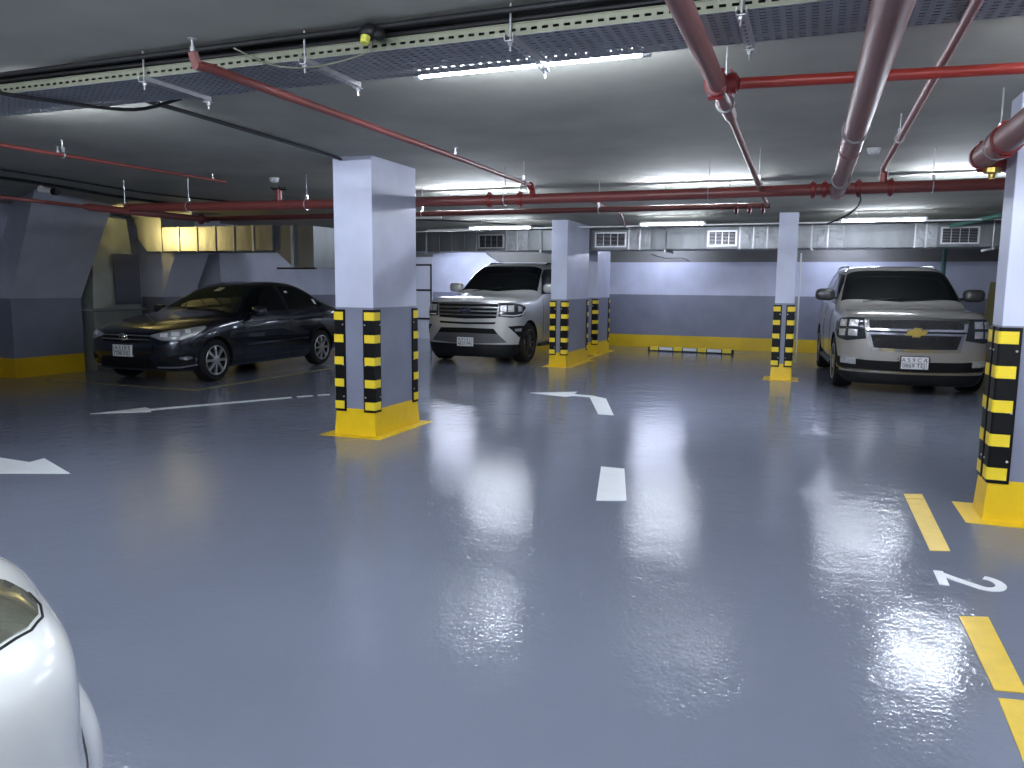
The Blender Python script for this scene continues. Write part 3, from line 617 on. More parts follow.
class Car:
    def __init__(s, kind, loc, rz, label, paint, st, dF, dR, axles, tyreR, archR, halfw, scale=1.0, cat='car', rockers=True):
        s.root = empty(kind, loc, rz, label, cat); s.root.scale = (scale,)*3; s.paint = paint; s.hw = halfw
        V, F = loft(st, dF, dR)
        me = bpy.data.meshes.new('b'); me.from_pydata(V, [], F)
        bm = bmesh.new(); bm.from_mesh(me); bmesh.ops.recalc_face_normals(bm, faces=bm.faces); bm.to_mesh(me); bm.free()
        tmp = bpy.data.objects.new('tmp', me); COL.objects.link(tmp)
        m = tmp.modifiers.new('s', 'SUBSURF'); m.levels = 3; m.render_levels = 3
        bpy.context.view_layer.update(); dg = bpy.context.evaluated_depsgraph_get()
        me2 = bpy.data.meshes.new_from_object(tmp.evaluated_get(dg)); bpy.data.objects.remove(tmp)
        bm = bmesh.new(); bm.from_mesh(me2); s.bvh = BVHTree.FromBMesh(bm); bm.free()
        me2.materials.clear(); me2.materials.append(paint); me2.materials.append(M_dark)
        body = bpy.data.objects.new('body', me2); COL.objects.link(body)
        cut = MB()
        for ay in axles:
            for sg in (-1, 1): cut.lathe([(archR, 0), (archR, .6)], (sg*(halfw-.30), ay, tyreR*.98), (sg, 0, 0), 40)
        cme = cut.build('c', [M_paint_dummy, M_dark]); 
        for p in cme.data.polygons: p.material_index = 1
        mod = body.modifiers.new('b', 'BOOLEAN'); mod.operation = 'DIFFERENCE'; mod.object = cme; mod.solver = 'EXACT'
        bpy.context.view_layer.update(); dg = bpy.context.evaluated_depsgraph_get()
        me3 = bpy.data.meshes.new_from_object(body.evaluated_get(dg)); bpy.data.objects.remove(cme)
        body.modifiers.clear(); body.data = me3; me3.name = 'car_body'
        for p in me3.polygons:
            p.use_smooth = True
            c = p.center
            # faces inside the arch cylinders are the dark liners
            for ay in axles:
                rr = math.hypot(c.y-ay, c.z-tyreR*.98)
                if rr <= archR+.002 and (abs(rr-archR) < .012 and abs(p.normal.x) < .3 or (abs(abs(c.x)-(halfw-.30)) < .01 and abs(p.normal.x) > .9)): p.material_index = 1; p.use_smooth = False
        try: me3.set_sharp_from_angle(angle=math.radians(35))
        except Exception: pass
        body.parent = s.root; s.body = body
    def ray(s, mode, u, v, cy=0.3):
        if mode == 'F': o, d = Vector((u, -6, v)), Vector((0, 1, 0))
        elif mode == 'S': o, d = Vector((4, u, v)), Vector((-1, 0, 0))
        elif mode == 'N': o, d = Vector((-4, u, v)), Vector((1, 0, 0))
        elif mode == 'T': o, d = Vector((u, v, 5)), Vector((0, 0, -1))
        elif mode == 'R': o, d = Vector((u, 12, v)), Vector((0, -1, 0))
        else:
            a = math.radians(u); d = Vector((-math.sin(a), math.cos(a), 0)); o = Vector((0, cy, v)) - d*5
        h = s.bvh.ray_cast(o, d)
        if h[0] is None:
            mid = o + d*4.6 if mode not in 'T' else o + d*4.2
            h = s.bvh.find_nearest(mid); return h[0], -d
        n = h[1]
        if n.dot(d) > 0: n = -n
        return h[0], n
    def patch(s, name, top, bot, mode, m, parent=None, off=.006, nu=26, nv=12, depth=.02, cy=.3):
        def rs(pl, n):
            L = [0]
            for a, b_ in zip(pl, pl[1:]): L.append(L[-1]+math.dist(a, b_))
            out = []
            for i in range(n+1):
                t_ = L[-1]*i/n; k = 0
                while k < len(L)-2 and L[k+1] < t_: k += 1
                f = (t_-L[k])/max(1e-9, L[k+1]-L[k]); out.append((pl[k][0]+(pl[k+1][0]-pl[k][0])*f, pl[k][1]+(pl[k+1][1]-pl[k][1])*f))
            return out
        T, B = rs(top, nu), rs(bot, nu); outer = []; inner = []
        for j in range(nv+1):
            for i in range(nu+1):
                f = j/nv; u = B[i][0]+(T[i][0]-B[i][0])*f; v = B[i][1]+(T[i][1]-B[i][1])*f
                p, n = s.ray(mode, u, v, cy); outer.append(p+n*off); inner.append(p-n*depth)
        W = nu+1; F = [(j*W+i, j*W+i+1, (j+1)*W+i+1, (j+1)*W+i) for j in range(nv) for i in range(nu)]
        loop = [i for i in range(W)] + [j*W+nu for j in range(1, nv+1)] + [nv*W+i for i in range(nu-1, -1, -1)] + [j*W for j in range(nv-1, 0, -1)]
        V = outer[:]; st_ = len(V); V += [inner[i] for i in loop]; K = len(loop)
        F += [(loop[i], loop[(i+1) % K], st_+(i+1) % K, st_+i) for i in range(K)]
        b_ = MB(); b_.add(V, F); o = b_.build(name, m, parent or s.root, smooth=True); return o
    def both(s, name, top, bot, mode, m, **k):
        a = s.patch(name, top, bot, mode, m, **k)
        if mode == 'S': c = s.patch(name, top, bot, 'N', m, **k)
        else: c = s.patch(name, [(-x, z) for x, z in top], [(-x, z) for x, z in bot], mode, m, **k)
        return a, c
    def line(s, name, pts, w, mode, m, off=.002, parent=None, cy=.3):
        """thin strip following pts on the surface"""
        b_ = MB(); P = []
        for a, c in zip(pts, pts[1:]):
            n = max(2, int(math.dist(a, c)/(.04 if mode != 'C' else 2)))
            for i in range(n): P.append((a[0]+(c[0]-a[0])*i/n, a[1]+(c[1]-a[1])*i/n))
        P.append(pts[-1]); Q = []
        for u, v in P:
            p, n = s.ray(mode, u, v, cy); Q.append(p+n*off)
        return b_.tube(Q, w/2, 6).build(name, m, parent or s.root, smooth=True)
    def wheel(s, ay, sg, R, w, rimR, nsp, mr, steer=0):
        x = sg*(s.hw-.02-w/2)
        t = MB().lathe([(rimR, -w/2), (rimR+.02, -w/2-.004), (R-.03, -w/2), (R-.006, -w/2+.03), (R, 0), (R-.006, w/2-.03), (R-.03, w/2), (rimR+.02, w/2+.004), (rimR, w/2), (rimR-.01, w/2-.02), (rimR-.01, -w/2)], (0, 0, 0), (1, 0, 0), 40).build('wheel', M_tyre, s.root, smooth=True)
        t.location = (x, ay, R); 
        b_ = MB(); o = sg*w/2
        b_.lathe([(rimR, 0), (rimR+.004, .008), (rimR-.012, .010), (rimR-.022, -.02), (rimR-.024, -.06)], (o*.96, 0, 0), (sg, 0, 0), 40)
        b_ = MB().ring((o*.98, 0, 0), (1, 0, 0), rimR-.008, .011, 36, 8)
        for k in range(nsp):
            a = 2*PI*k/nsp; c, s_ = math.cos(a), math.sin(a); wd = .24*rimR*6/nsp
            q = []
            for r, hw, xx in ((.05, wd*.55, .012), (rimR*.55, wd*.42, .006), (rimR-.01, wd*.62, -.006)):
                for h in (-hw, hw): q.append((r, h, xx))
            vs = [(o*.94+sg*xx, r*c-h*s_, r*s_+h*c) for r, h, xx in q] + [(o*.94+sg*xx-sg*.03, r*c-h*s_, r*s_+h*c) for r, h, xx in q]
            b_.add(vs, [(0,1,3,2), (2,3,5,4), (6,8,9,7), (8,10,11,9), (0,2,8,6), (2,4,10,8), (1,7,9,3), (3,9,11,5)])
        b_.lathe([(.065, -.02), (.065, .012), (.04, .018), (.02, .02)], (o*.94, 0, 0), (sg, 0, 0), 20)
        b_.build('rim', mr, t, smooth=True)
        MB().lathe([(rimR-.015, -.03), (rimR-.015, 0)], (o*.5, 0, 0), (1, 0, 0), 32).build('brake_disc', M_dark, t)
        if steer: t.rotation_euler = (0, 0, steer)
    def mirror(s, y, z, x, m, sx=.17, sy=.085, sz=.10, arm=.06):
        for sg in (-1, 1):
            b_ = MB(); 
            # a rounded housing: superellipsoid
            n, k = 20, 12; V = []; F = []
            sp = lambda v, e: math.copysign(abs(v)**e, v)
            for i in range(k+1):
                a = -PI/2+PI*i/k
                for j in range(n):
                    c = 2*PI*j/n
                    V.append((sx/1*.62*sp(math.cos(a), .5)*sp(math.cos(c), .6), sy*sp(math.cos(a), .5)*sp(math.sin(c), .8), sz*sp(math.sin(a), .7)))
            for i in range(k):
                for j in range(n): F.append((i*n+j, i*n+(j+1) % n, (i+1)*n+(j+1) % n, (i+1)*n+j))
            b_.add([(sg*(x+sx*.5)+v[0], y+v[1], z+v[2]) for v in V], F)
            b_.m = 1; b_.box(min(sg*(x-.08), sg*(x+.05)), max(sg*(x-.08), sg*(x+.05)), y-.03, y+.03, z-sz*.75, z-sz*.35)
            o = b_.build('wing_mirror', [m, M_blackpl], s.root, smooth=True)
            MB().box(sg*(x+sx*.5)-sx*.42, sg*(x+sx*.5)+sx*.42, y+sy*.9, y+sy*1.02, z-sz*.7, z+sz*.7).build('mirror_glass', M_chrome, o, bevel=.01)
    def plate(s, z, w, h, txt1, txt2, dy=-.004, frame=True):
        p, n = s.ray('F', 0, z); y = p.y-.02
        pl = MB().box(-w/2, w/2, y-.006, y+.03, z-h/2, z+h/2).build('license_plate', M_plate, s.root, bevel=.004)
        if frame: MB().box(-w/2-.012, w/2+.012, y+.0, y+.028, z-h/2-.012, z+h/2+.012).build('plate_frame', M_blackpl, pl, bevel=.004)
        R_ = Matrix.Rotation(PI/2, 4, 'X')
        text_mesh(txt1, h*.46, 'plate_characters', M_ink, pl, Matrix.Translation((-w*.04, y-.007, z+h*.22)) @ R_, .001)
        text_mesh(txt2, h*.46, 'plate_characters', M_ink, pl, Matrix.Translation((-w*.04, y-.007, z-h*.24)) @ R_, .001)
        MB().box(w*.42, w*.43, y-.008, y, z-h*.45, z+h*.45).box(-w*.46, w*.42, y-.008, y, z-.003, z+.001).build('plate_lines', M_ink, pl)
M_paint_dummy = M_dark

# ---- dark blue sedan
def row(y, wb, zb, *p): return (y, wb, zb, [tuple(q) for q in p[:5]], p[5], p[6])
st = [
 row(-.66, .70, .20, (.76,.28), (.80,.48), (.79,.62), (.75,.70), (.64,.755), .785, .80),
 row(-.42, .78, .17, (.85,.26), (.875,.52), (.865,.70), (.81,.795), (.68,.835), .87, .885),
 row(.00, .80, .17, (.87,.26), (.89,.55), (.88,.78), (.83,.875), (.70,.915), .945, .955),
 row(.42, .80, .17, (.865,.26), (.885,.55), (.88,.82), (.83,.92), (.70,.965), .99, 1.00),
 row(.58, .80, .17, (.865,.26), (.885,.55), (.88,.83), (.82,.945), (.70,1.00), 1.045, 1.055),
 row(1.00, .80, .17, (.865,.26), (.88,.55), (.88,.84), (.81,.96), (.63,1.225), 1.275, 1.285),
 row(1.45, .80, .17, (.865,.26), (.88,.55), (.88,.85), (.81,.965), (.58,1.40), 1.445, 1.455),
 row(2.00, .80, .17, (.865,.26), (.88,.55), (.88,.86), (.81,.975), (.575,1.43), 1.475, 1.485),
 row(2.55, .80, .17, (.865,.26), (.885,.55), (.88,.87), (.80,.985), (.57,1.37), 1.42, 1.43),
 row(2.95, .80, .18, (.865,.27), (.885,.56), (.87,.89), (.78,1.00), (.585,1.19), 1.235, 1.245),
 row(3.22, .78, .20, (.85,.29), (.87,.58), (.85,.90), (.76,1.01), (.62,1.06), 1.085, 1.09),
 row(3.45, .72, .24, (.79,.32), (.81,.60), (.80,.88), (.73,.99), (.62,1.03), 1.05, 1.055)]
C = Car('sedan', (-9.37, 9.36, 0), .02, 'dark blue four-door sedan parked at left by the leaning piers', M_corolla, st, [-.13, -.19, -.21, -.18, -.15, -.09], [.1, .13, .13, .1, .07, .04], (0, 2.68), .315, .355, .885, 1.06)
for ay in (0, 2.68):
    for sg in (-1, 1): C.wheel(ay, sg, .315, .20, .215, 8, M_rim)
C.patch('windshield', [(-.52,1.36), (0,1.33), (.52,1.36)], [(-.66,.66), (0,.52), (.66,.66)], 'T', M_cglass, off=.004, nu=40, nv=24)
C.both('front_window', [(.98,1.17), (1.25,1.32), (1.5,1.375), (1.75,1.385)], [(.72,.985), (1.2,.99), (1.78,1.0)], 'S', M_glass, off=.003, nu=14)
C.both('rear_window', [(1.85,1.385), (2.3,1.365), (2.75,1.24)], [(1.86,1.0), (2.3,1.005), (2.95,1.05)], 'S', M_glass, off=.003, nu=14)
for side in ('S', 'N'):
    C.line('door_seam', [(.62,.28), (.58,.6), (.66,.90)], .008, side, M_dark, .0)
    C.line('door_seam', [(1.80,.97), (1.78,.6), (1.80,.25)], .008, side, M_dark, .0)
    C.line('door_seam', [(2.85,1.0), (2.55,.7), (2.35,.5)], .008, side, M_dark, .0)
    C.line('door_handle', [(1.50,.845), (1.68,.85)], .03, side, M_corolla, .018)
    C.line('door_handle', [(2.42,.865), (2.6,.87)], .03, side, M_corolla, .018)
    C.line('side_moulding', [(.66,.50), (1.5,.51), (2.25,.52)], .02, side, M_corolla, .006)
C.both('headlight', [(22,.705), (30,.745), (40,.775), (52,.80), (61,.815)], [(22,.675), (30,.635), (40,.635), (52,.70), (61,.80)], 'C', M_lens, off=.008, nu=18)
for sg in (-1, 1):
    for u, z, q in ((31, .70, 2.4), (38, .715, 2.6), (46, .745, 1.8)): C.patch('lamp_unit', [(sg*(u-q), z+.022), (sg*(u+q), z+.028)], [(sg*(u-q), z-.022), (sg*(u+q), z-.02)], 'C', M_refw, off=.014, nu=6, nv=5)  # plain white colour stands in for the bright sparkle in the lamps
for sg in (-1, 1): C.line('headlight_trim', [(sg*21.5,.69), (sg*30,.63), (sg*40,.63), (sg*52,.69), (sg*62,.80)], .012, 'C', M_chrome, .006)
gr = C.patch('grille', [(-.44,.705), (0,.715), (.44,.705)], [(-.40,.605), (0,.585), (.40,.605)], 'F', M_dark, off=.004)
C.line('grille_bar', [(-.43,.690), (0,.695), (.43,.690)], .016, 'F', M_satin, .010, gr)
C.line('grille_bar', [(-.41,.640), (0,.640), (.41,.640)], .016, 'F', M_satin, .010, gr)
p, n = C.ray('F', 0, .672)
b = MB(); 
def ell(b, c, rx, rz, r, n_=24):
    b.tube([(c[0]+rx*math.cos(2*PI*i/n_), c[1], c[2]+rz*math.sin(2*PI*i/n_)) for i in range(n_+1)], r, 6, cap=False)
c0 = (0, p.y-.022, .672); ell(b, c0, .068, .047, .007); ell(b, (0, p.y-.022, .690), .042, .018, .006); ell(b, c0, .019, .043, .006); b.build('emblem', M_chrome, C.root, smooth=True)
C.patch('lower_intake', [(-.42,.40), (0,.41), (.42,.40)], [(-.50,.26), (0,.25), (.50,.26)], 'F', M_dark, off=.004)
C.both('fog_recess', [(28,.40), (38,.44), (50,.45)], [(28,.36), (38,.315), (50,.33)], 'C', M_dark, off=.005)
C.both('fog_lamp', [(40,.405), (44,.415), (48,.405)], [(40,.375), (44,.36), (48,.375)], 'C', M_chrome, off=.014, nu=8, nv=4)
for sg in (-1, 1): C.line('bumper_lip', [(sg*26,.265), (sg*40,.262), (sg*52,.28)], .022, 'C', M_satin, .004)
C.patch('bumper_face', [(-.47,.565), (0,.57), (.47,.565)], [(-.45,.43), (0,.43), (.45,.43)], 'F', M_corolla, off=.012)
C.mirror(.86, 1.00, .87, M_corolla, .19, .07, .075)
C.plate(.485, .33, .16, 'S A 5 J R S', '7708 SVJ', frame=False)
C.line('wiper', [(-.1,.52), (.25,.60), (.55,.70)], .012, 'T', M_blackpl, .012)
for u, v, w_, h_ in ((.02, 1.12, .10, .10),):
    C.patch('paper_sticker', [(u-.07, v+.07), (u+.05, v+.07)], [(u-.07, v-.07), (u+.05, v-.07)], 'T', mat('pale_paper', (.24, .26, .25), .6), off=.006, nu=4, nv=4)
for y0 in (1.95, 2.66):
    C.patch('window_sticker', [(y0, 1.30 if y0 < 2 else 1.16), (y0+.07, 1.30 if y0 < 2 else 1.15)], [(y0, 1.27 if y0 < 2 else 1.08), (y0+.07, 1.27 if y0 < 2 else 1.07)], 'S', M_plate, off=.006, nu=3, nv=3)
C.patch('side_repeater', [(.38,.79), (.44,.79)], [(.38,.76), (.44,.76)], 'S', M_lens, off=.008, nu=3, nv=3)

# ---- SUV builder shared sections
def suv(kind, loc, rz, label, paint, W, H, hood, nose, wb, L_, flare=1.0):
    w = W/2
    y_end = wb+1.1
    st = [
     row(-.60, w*.80, .13, (w*.88,.22), (w*.93,.50), (w*.93,.82), (w*.90,nose-.10), (w*.80,nose-.02), nose+.0, nose+.01),
     row(-.42, w*.86, .15, (w*.95,.25), (w*.985,.55), (w*.985,.86), (w*.955,nose-.02), (w*.84,nose+.045), nose+.06, nose+.07),
     row(.00, w*.88, .26, (w*.965,.36), (w*1.0,.62), (w*.995,.92), (w*.96,hood-.05), (w*.85,hood), hood+.015, hood+.02),
     row(.55, w*.88, .26, (w*.96,.36), (w*.99,.62), (w*.99,.95), (w*.955,hood+.0), (w*.86,hood+.035), hood+.05, hood+.055),
     row(.72, w*.88, .26, (w*.96,.36), (w*.99,.62), (w*.99,.96), (w*.945,hood+.03), (w*.865,hood+.10), hood+.14, hood+.15),
     row(1.08, w*.88, .26, (w*.96,.36), (w*.985,.62), (w*.99,.97), (w*.94,hood+.05), (w*.80,H-.29), H-.235, H-.225),
     row(1.42, w*.88, .26, (w*.96,.36), (w*.985,.62), (w*.99,.98), (w*.94,hood+.06), (w*.775,H-.09), H-.045, H-.035),
     row(1.9, w*.88, .26, (w*.96,.36), (w*.985,.62), (w*.99,.98), (w*.94,hood+.06), (w*.775,H-.05), H-.01, H),
     row(3.0, w*.88, .26, (w*.96,.36), (w*.985,.62), (w*.99,.98), (w*.94,hood+.06), (w*.765,H-.05), H-.01, H),
     row(y_end-.45, w*.88, .28, (w*.96,.38), (w*.985,.64), (w*.985,.98), (w*.93,hood+.06), (w*.76,H-.06), H-.02, H-.01),
     row(y_end-.12, w*.86, .32, (w*.93,.42), (w*.95,.66), (w*.95,.98), (w*.90,hood+.06), (w*.73,H-.14), H-.10, H-.09),
     row(y_end, w*.82, .36, (w*.88,.44), (w*.90,.66), (w*.90,.98), (w*.85,hood+.04), (w*.69,H-.30), H-.26, H-.25)]
    return Car(kind, loc, rz, label, paint, st, [-.22, -.26, -.27, -.26, -.25, -.16], [.06]*6, (0, wb), .40, .46, w, 1.0)

def suv_common(C, W, H, hood, wb, mm):
    w = W/2
    C.patch('windshield', [(-w*.72,1.36), (0,1.32), (w*.72,1.36)], [(-w*.845,.76), (0,.66), (w*.845,.76)], 'T', M_glass, off=.006, nu=44, nv=26)
    zb = hood+.085
    C.both('front_window', [(1.18,H-.30), (1.42,H-.165), (1.95,H-.145)], [(.84,zb-.01), (1.4,zb), (1.97,zb)], 'S', M_glass, off=.003, nu=14)
    C.both('rear_door_window', [(2.05,H-.145), (2.5,H-.14), (2.92,H-.145)], [(2.06,zb), (2.5,zb), (2.92,zb)], 'S', M_glass, off=.003)
    C.both('quarter_window', [(3.02,H-.145), (3.5,H-.15), (wb+.75,H-.20)], [(3.02,zb), (3.5,zb), (wb+.75,zb+.02)], 'S', M_glass, off=.003)
    for side in ('S', 'N'):
        C.line('door_seam', [(.78,.40), (.76,.8), (.82,hood)], .009, side, M_dark, 0)
        C.line('door_seam', [(2.0,hood+.04), (1.98,.8), (2.0,.4)], .009, side, M_dark, 0)
        C.line('door_seam', [(2.97,hood+.04), (2.9,.8), (2.62,.5)], .009, side, M_dark, 0)
        C.line('door_handle', [(1.72,1.02), (1.92,1.02)], .035, side, mm, .02)
        C.line('door_handle', [(2.68,1.02), (2.88,1.02)], .035, side, mm, .02)
        C.line('running_board', [(.60,.34), (2.5,.34)], .07, side, M_blackpl, .03)
    for sg in (-1, 1):
        pts = []
        for y_, up_ in ((1.75, -.01), (1.85, .035), (2.4, .045), (3.0, .045), (3.5, .035), (3.6, -.01)):
            q = C.bvh.ray_cast(Vector((sg*w*.66, y_, 5)), Vector((0, 0, -1)))[0]; pts.append((sg*w*.66, y_, q.z+up_))
        MB().tube(pts, .018, 8).build('roof_rail', M_blackpl if mm is M_expo else M_satin, C.root, smooth=True)
    for x0, x1 in ((-.55, .05), (.05, .62)): C.line('wiper', [(x0, .66), (x1, .74)], .014, 'T', M_blackpl, .016)

# ---- white off-roader
W, H, hood, wb = 2.03, 2.03, 1.27, 3.11
E_ = suv('offroader', (-6.10, 14.32, 0), -.03, 'pearl white off-roader parked between the near pillar and the far pillar', M_expo, W, H, hood, 1.25, wb, 5.3)
for ay in (0, wb):
    for sg in (-1, 1): E_.wheel(ay, sg, .40, .26, .27, 12, M_rimd)
suv_common(E_, W, H, hood, wb, M_expo)
gr = E_.patch('grille', [(-.64,1.185), (0,1.20), (.64,1.185)], [(-.60,.90), (0,.88), (.60,.90)], 'F', M_dark, off=.006)
for z in (1.165, 1.095, 1.025, .955): E_.line('grille_bar', [(-.63,z), (0,z+.003), (.63,z)], .030, 'F', M_satin, .014, gr)
b = MB(); p, n = E_.ray('F', 0, 1.05)
b.lathe([(.1, 0), (.1, .014)], (0, 0, 0), (0, -1, 0), 32)
em = MB().add([(x*1.15, p.y-.026+y, 1.05+z*.48) for x, y, z in b.v], b.f).build('emblem', M_navy, E_.root, smooth=True)
b = MB(); ell(b, (0, p.y-.043, 1.05), .113, .047, .006)
sc = [(-.075,-.012), (-.06,.018), (-.045,.0), (-.03,-.015), (-.01,.012), (.005,-.012), (.025,.008), (.04,-.012), (.058,.022), (.07,.012)]
b.tube([(x, p.y-.043, 1.05+z) for x, z in sc], .0065, 6); b.build('emblem_script', M_chrome, em, smooth=True)
hl = E_.both('headlight', [(33,1.18), (43,1.185), (54,1.16), (63,1.11)], [(32,.93), (43,.91), (54,.93), (61,1.00)], 'C', M_lensd, off=.010, nu=20)
for k, sg in zip(hl, (1, -1)):
    for u in (36.5, 43): E_.patch('lamp_unit', [(sg*(u-2.6),1.14), (sg*(u+2.6),1.14)], [(sg*(u-2.6),1.02), (sg*(u+2.6),1.02)], 'C', M_lens, parent=k, off=.018, nu=5, nv=5)
    E_.line('lamp_strip', [(sg*34,.955), (sg*46,.95), (sg*56,.975), (sg*61,1.05)], .022, 'C', M_refw, .014, k)
    E_.patch('corner_lens', [(sg*50,1.13), (sg*56,1.11)], [(sg*50,1.02), (sg*56,1.03)], 'C', M_lens, parent=k, off=.018, nu=5, nv=5)
E_.patch('bumper_slot', [(-.60,.825), (0,.815), (.60,.825)], [(-.58,.785), (0,.775), (.58,.785)], 'F', M_dark, off=.005)
E_.both('fog_recess', [(40,.745), (50,.76), (60,.745)], [(45,.65), (51,.54), (57,.54)], 'C', M_dark, off=.006)
E_.both('fog_lamp', [(46,.70), (54,.71)], [(47,.65), (54,.65)], 'C', M_lens, off=.012, nu=6, nv=4)
E_.patch('lower_grille', [(-.56,.70), (0,.71), (.56,.70)], [(-.64,.60), (0,.61), (.64,.60)], 'F', M_dark, off=.006)
E_.patch('bumper_insert', [(-.64,.60), (0,.61), (.64,.60)], [(-.80,.44), (0,.40), (.80,.44)], 'F', mat('dark_satin', (.12, .12, .125), .4, .4), off=.008)
E_.patch('skid_plate', [(-66,.40), (0,.40), (66,.40)], [(-64,.15), (0,.14), (64,.15)], 'C', M_blackpl, off=.012, nu=50)
E_.mirror(.95, 1.47, .96, M_expo, .25, .10, .10)
E_.plate(.44, .34, .17, 'R P I 9 J', '4813 VPJ', frame=False)

# ---- beige off-roader
W, H, hood, wb = 2.045, 1.92, 1.19, 3.0
T_ = suv('offroader', (1.40, 13.05, 0), .06, 'champagne beige off-roader with gold emblem parked at right', M_tahoe, W, H, hood, 1.17, wb, 5.2)
for ay in (0, wb):
    for sg in (-1, 1): T_.wheel(ay, sg, .40, .27, .27, 6, M_rim)
suv_common(T_, W, H, hood, wb, M_tahoe)
M_mesh = mat('black_grille_mesh', (.02, .02, .022), .35, .3, bump=1.0, bscale=45)
fr = T_.patch('grille_surround', [(-.67,1.105), (0,1.115), (.67,1.105)], [(-.58,.635), (0,.62), (.58,.635)], 'F', M_chrome, off=.006, nu=30)
T_.patch('grille_upper', [(-.61,1.07), (0,1.08), (.61,1.07)], [(-.60,.955), (0,.955), (.60,.955)], 'F', M_mesh, parent=fr, off=.014)
T_.line('grille_split', [(-.64,.908), (0,.908), (.64,.908)], .024, 'F', M_blackpl, .012, fr)
T_.patch('grille_lower', [(-.585,.865), (0,.865), (.585,.865)], [(-.53,.675), (0,.665), (.53,.675)], 'F', M_mesh, parent=fr, off=.014)
b = MB()
for j in range(6):
    for i in range(28):
        x = -.53+.039*i+(.019 if j % 2 else 0); z = .695+.028*j
        if abs(x) > .52: continue
        q, n_ = T_.ray('F', x, z); b.ring((x, q.y-.016, z), (0, 1, 0), .015, .0022, 6, 4)
b.build('honeycomb', M_blackpl, fr)
p, n = T_.ray('F', 0, .90)
bow = [(-.13,-.035), (-.10,.035), (-.045,.035), (-.038,.062), (.052,.062), (.045,.035), (.13,.035), (.10,-.035), (.045,-.035), (.038,-.062), (-.052,-.062), (-.045,-.035)]
BX = Matrix(((1,0,0,0),(0,0,-1,p.y-.014),(0,1,0,.905),(0,0,0,1)))
em = MB().prism([(x*1.16, y*1.16) for x, y in bow], 0, .018, BX).build('emblem_border', M_chrome, T_.root)
MB().prism([(x*1.04, y*.96) for x, y in bow], .018, .026, BX).build('emblem', M_gold, em)
hl = T_.both('headlight', [(34,1.10), (44,1.10), (54,1.08), (64,1.03)], [(31.5,.80), (44,.76), (54,.80), (63,.88)], 'C', M_lensd, off=.010, nu=20)
for k, sg in zip(hl, (1, -1)):
    for u, z in ((40, 1.02), (48, 1.015), (40, .885), (48, .88)):
        T_.patch('lamp_unit', [(sg*(u-2.9),z+.045), (sg*(u+2.9),z+.045)], [(sg*(u-2.9),z-.05), (sg*(u+2.9),z-.05)], 'C', M_lens, parent=k, off=.018, nu=5, nv=5)
    T_.patch('corner_lens', [(sg*54,1.0), (sg*58,.99)], [(sg*54,.86), (sg*57,.88)], 'C', M_lensd, parent=k, off=.016, nu=5, nv=5)
T_.patch('lower_intake', [(-60,.53), (-30,.49), (0,.485), (30,.49), (60,.53)], [(-54,.37), (-30,.35), (0,.34), (30,.35), (54,.37)], 'C', M_dark, off=.006, nu=50)
T_.both('fog_lamp', [(37,.50), (48,.515)], [(37,.42), (48,.43)], 'C', M_lens, off=.014, nu=8, nv=4)
T_.line('bumper_chrome', [(-61,.55), (-54,.36), (-30,.335), (0,.325), (30,.335), (54,.36), (61,.55)], .022, 'C', M_chrome, .008)
T_.patch('air_dam', [(-64,.315), (-30,.31), (0,.305), (30,.31), (64,.315)], [(-62,.15), (0,.14), (62,.15)], 'C', M_blackpl, off=.012, nu=50)
T_.mirror(.95, 1.42, .97, mat('mirror_dark', (.07, .07, .07), .3, .5), .25, .10, .10)
T_.plate(.475, .35, .175, 'S A 5 9 C A J', '0869 TEJ')

# ---- glossy white car at the lower left, nose away from the camera
st = [
 row(-.62, .46, .16, (.54,.24), (.54,.37), (.38,.48), (.37,.64), (.31,.73), .79, .80),
 row(-.48, .62, .15, (.69,.24), (.70,.36), (.60,.48), (.64,.68), (.58,.78), .82, .83),
 row(-.32, .70, .14, (.82,.24), (.86,.38), (.86,.54), (.88,.73), (.80,.82), .86, .87),
 row(-.05, .74, .16, (.88,.25), (.91,.46), (.91,.62), (.89,.78), (.78,.86), .90, .915),
 row(.30, .76, .16, (.86,.25), (.89,.52), (.86,.78), (.78,.92), (.64,.965), .99, 1.0),
 row(.55, .76, .16, (.86,.25), (.88,.55), (.87,.84), (.80,.95), (.66,1.03), 1.07, 1.08),
 row(.95, .76, .16, (.86,.25), (.88,.55), (.87,.85), (.80,.97), (.60,1.26), 1.30, 1.31),
 row(1.35, .76, .16, (.86,.25), (.88,.55), (.87,.86), (.80,.98), (.56,1.43), 1.47, 1.48),
 row(2.3, .76, .16, (.86,.25), (.88,.55), (.87,.87), (.80,.99), (.56,1.44), 1.48, 1.49),
 row(2.9, .76, .18, (.85,.27), (.87,.56), (.85,.88), (.77,1.0), (.54,1.28), 1.33, 1.34),
 row(3.15, .72, .22, (.80,.30), (.83,.58), (.80,.86), (.72,.98), (.56,1.10), 1.13, 1.14)]
Wc = Car('city_car', (-2.15, .72, 0), PI, 'glossy white car whose headlight corner fills the lower left of the photo', M_whitecar, st, [-.14, -.20, -.22, -.18, -.13, -.07], [.08]*6, (.18, 2.6), .31, .35, .885, 1.0)
for ay in (.18, 2.6):
    for sg in (-1, 1): Wc.wheel(ay, sg, .31, .19, .21, 6, M_rim)
Wc.patch('windshield', [(-.50,1.24), (0,1.20), (.50,1.24)], [(-.64,.66), (0,.54), (.64,.66)], 'T', M_glass, off=.003)
Wc.both('front_window', [(.98,1.22), (1.35,1.38), (1.75,1.39)], [(.75,1.0), (1.2,1.01), (1.78,1.01)], 'S', M_glass, off=.003)
Wc.both('rear_window', [(1.85,1.39), (2.3,1.38), (2.6,1.33)], [(1.86,1.01), (2.3,1.01), (2.75,1.04)], 'S', M_glass, off=.003)
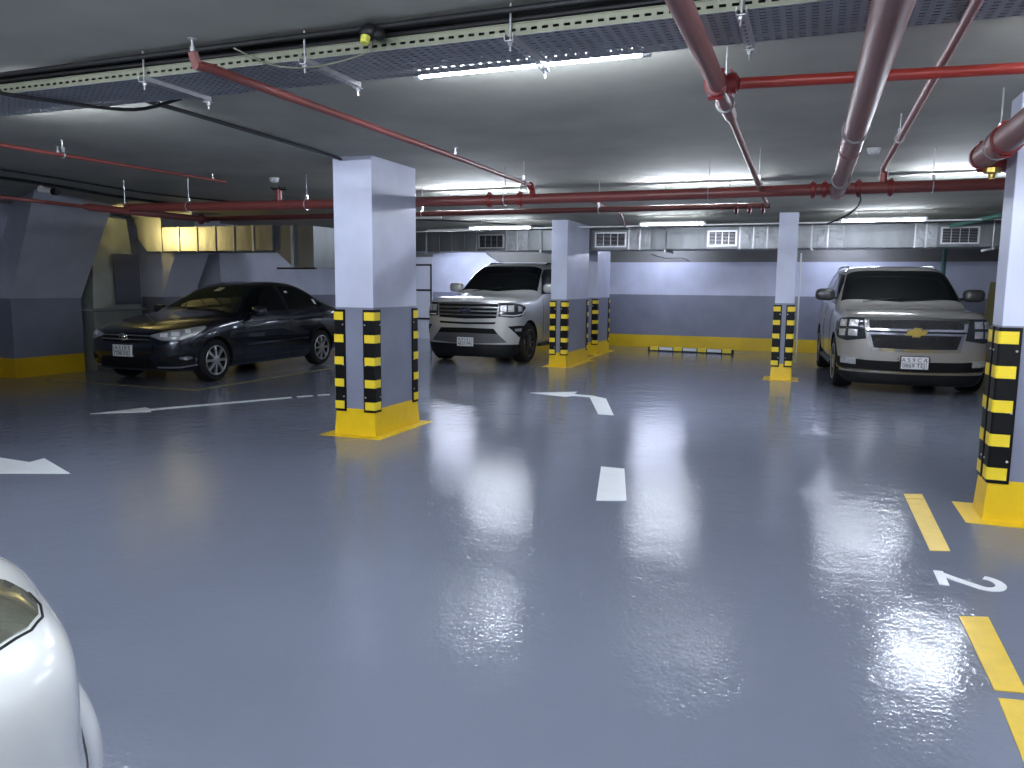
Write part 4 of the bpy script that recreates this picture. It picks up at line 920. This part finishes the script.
Wc.both('headlight', [(.45,-.44), (.47,-.38), (.51,-.28), (.56,-.13), (.60,.12)], [(.46,-.45), (.54,-.44), (.61,-.41), (.675,-.365), (.73,-.30), (.77,-.21), (.80,-.10), (.815,.12)], 'T', M_lenso, off=.004, nu=40)
for sg in (-1, 1): Wc.line('lamp_seam', [(sg*x, y) for x, y in ((.54,-.446), (.615,-.416), (.681,-.370), (.737,-.303), (.777,-.212), (.807,-.10), (.822,.12))], .006, 'T', M_dark, .001)
Wc.line('bumper_seam', [(-50,.455), (0,.46), (50,.455)], .006, 'C', M_dark, .0)
Wc.patch('grille', [(-.26,.60), (0,.60), (.26,.60)], [(-.30,.50), (0,.50), (.30,.50)], 'F', M_dark, off=.005)
Wc.mirror(.86, 1.02, .87, M_whitecar, .18, .08, .075)

# ------------------------------------------------------------------ camera, world, colour
yaw, pit, rol, fpx = .36516, .12604, .0096366, 769.56
cy, sy = math.cos(yaw), math.sin(yaw)
fw = Vector((-sy*math.cos(pit), cy*math.cos(pit), -math.sin(pit))); rt = Vector((cy, sy, 0)); up = rt.cross(fw)
r2 = rt*math.cos(rol)+up*math.sin(rol); u2 = -rt*math.sin(rol)+up*math.cos(rol)
cam = bpy.data.cameras.new('camera'); co = bpy.data.objects.new('camera', cam); COL.objects.link(co)
R3 = Matrix((r2, u2, -fw)).transposed()
co.matrix_world = Matrix.Translation((0, 0, 1.5)) @ R3.to_4x4()
cam.sensor_width = 36; cam.lens = 36*fpx/1024; cam.clip_start = .05; cam.clip_end = 100
SC.camera = co
w = bpy.data.worlds.new('world'); SC.world = w; w.use_nodes = True
w.node_tree.nodes['Background'].inputs[0].default_value = (.5, .6, .8, 1); w.node_tree.nodes['Background'].inputs[1].default_value = .03
SC.view_settings.view_transform = 'Standard'; SC.view_settings.look = 'None'; SC.view_settings.gamma = 1
SC.view_settings.use_curve_mapping = False; SC.view_settings.exposure = 1.13
SC.cycles.use_denoising = True
SC.cycles.max_bounces = 8; SC.cycles.diffuse_bounces = 4; SC.cycles.glossy_bounces = 4
SC.cycles.sample_clamp_indirect = 6
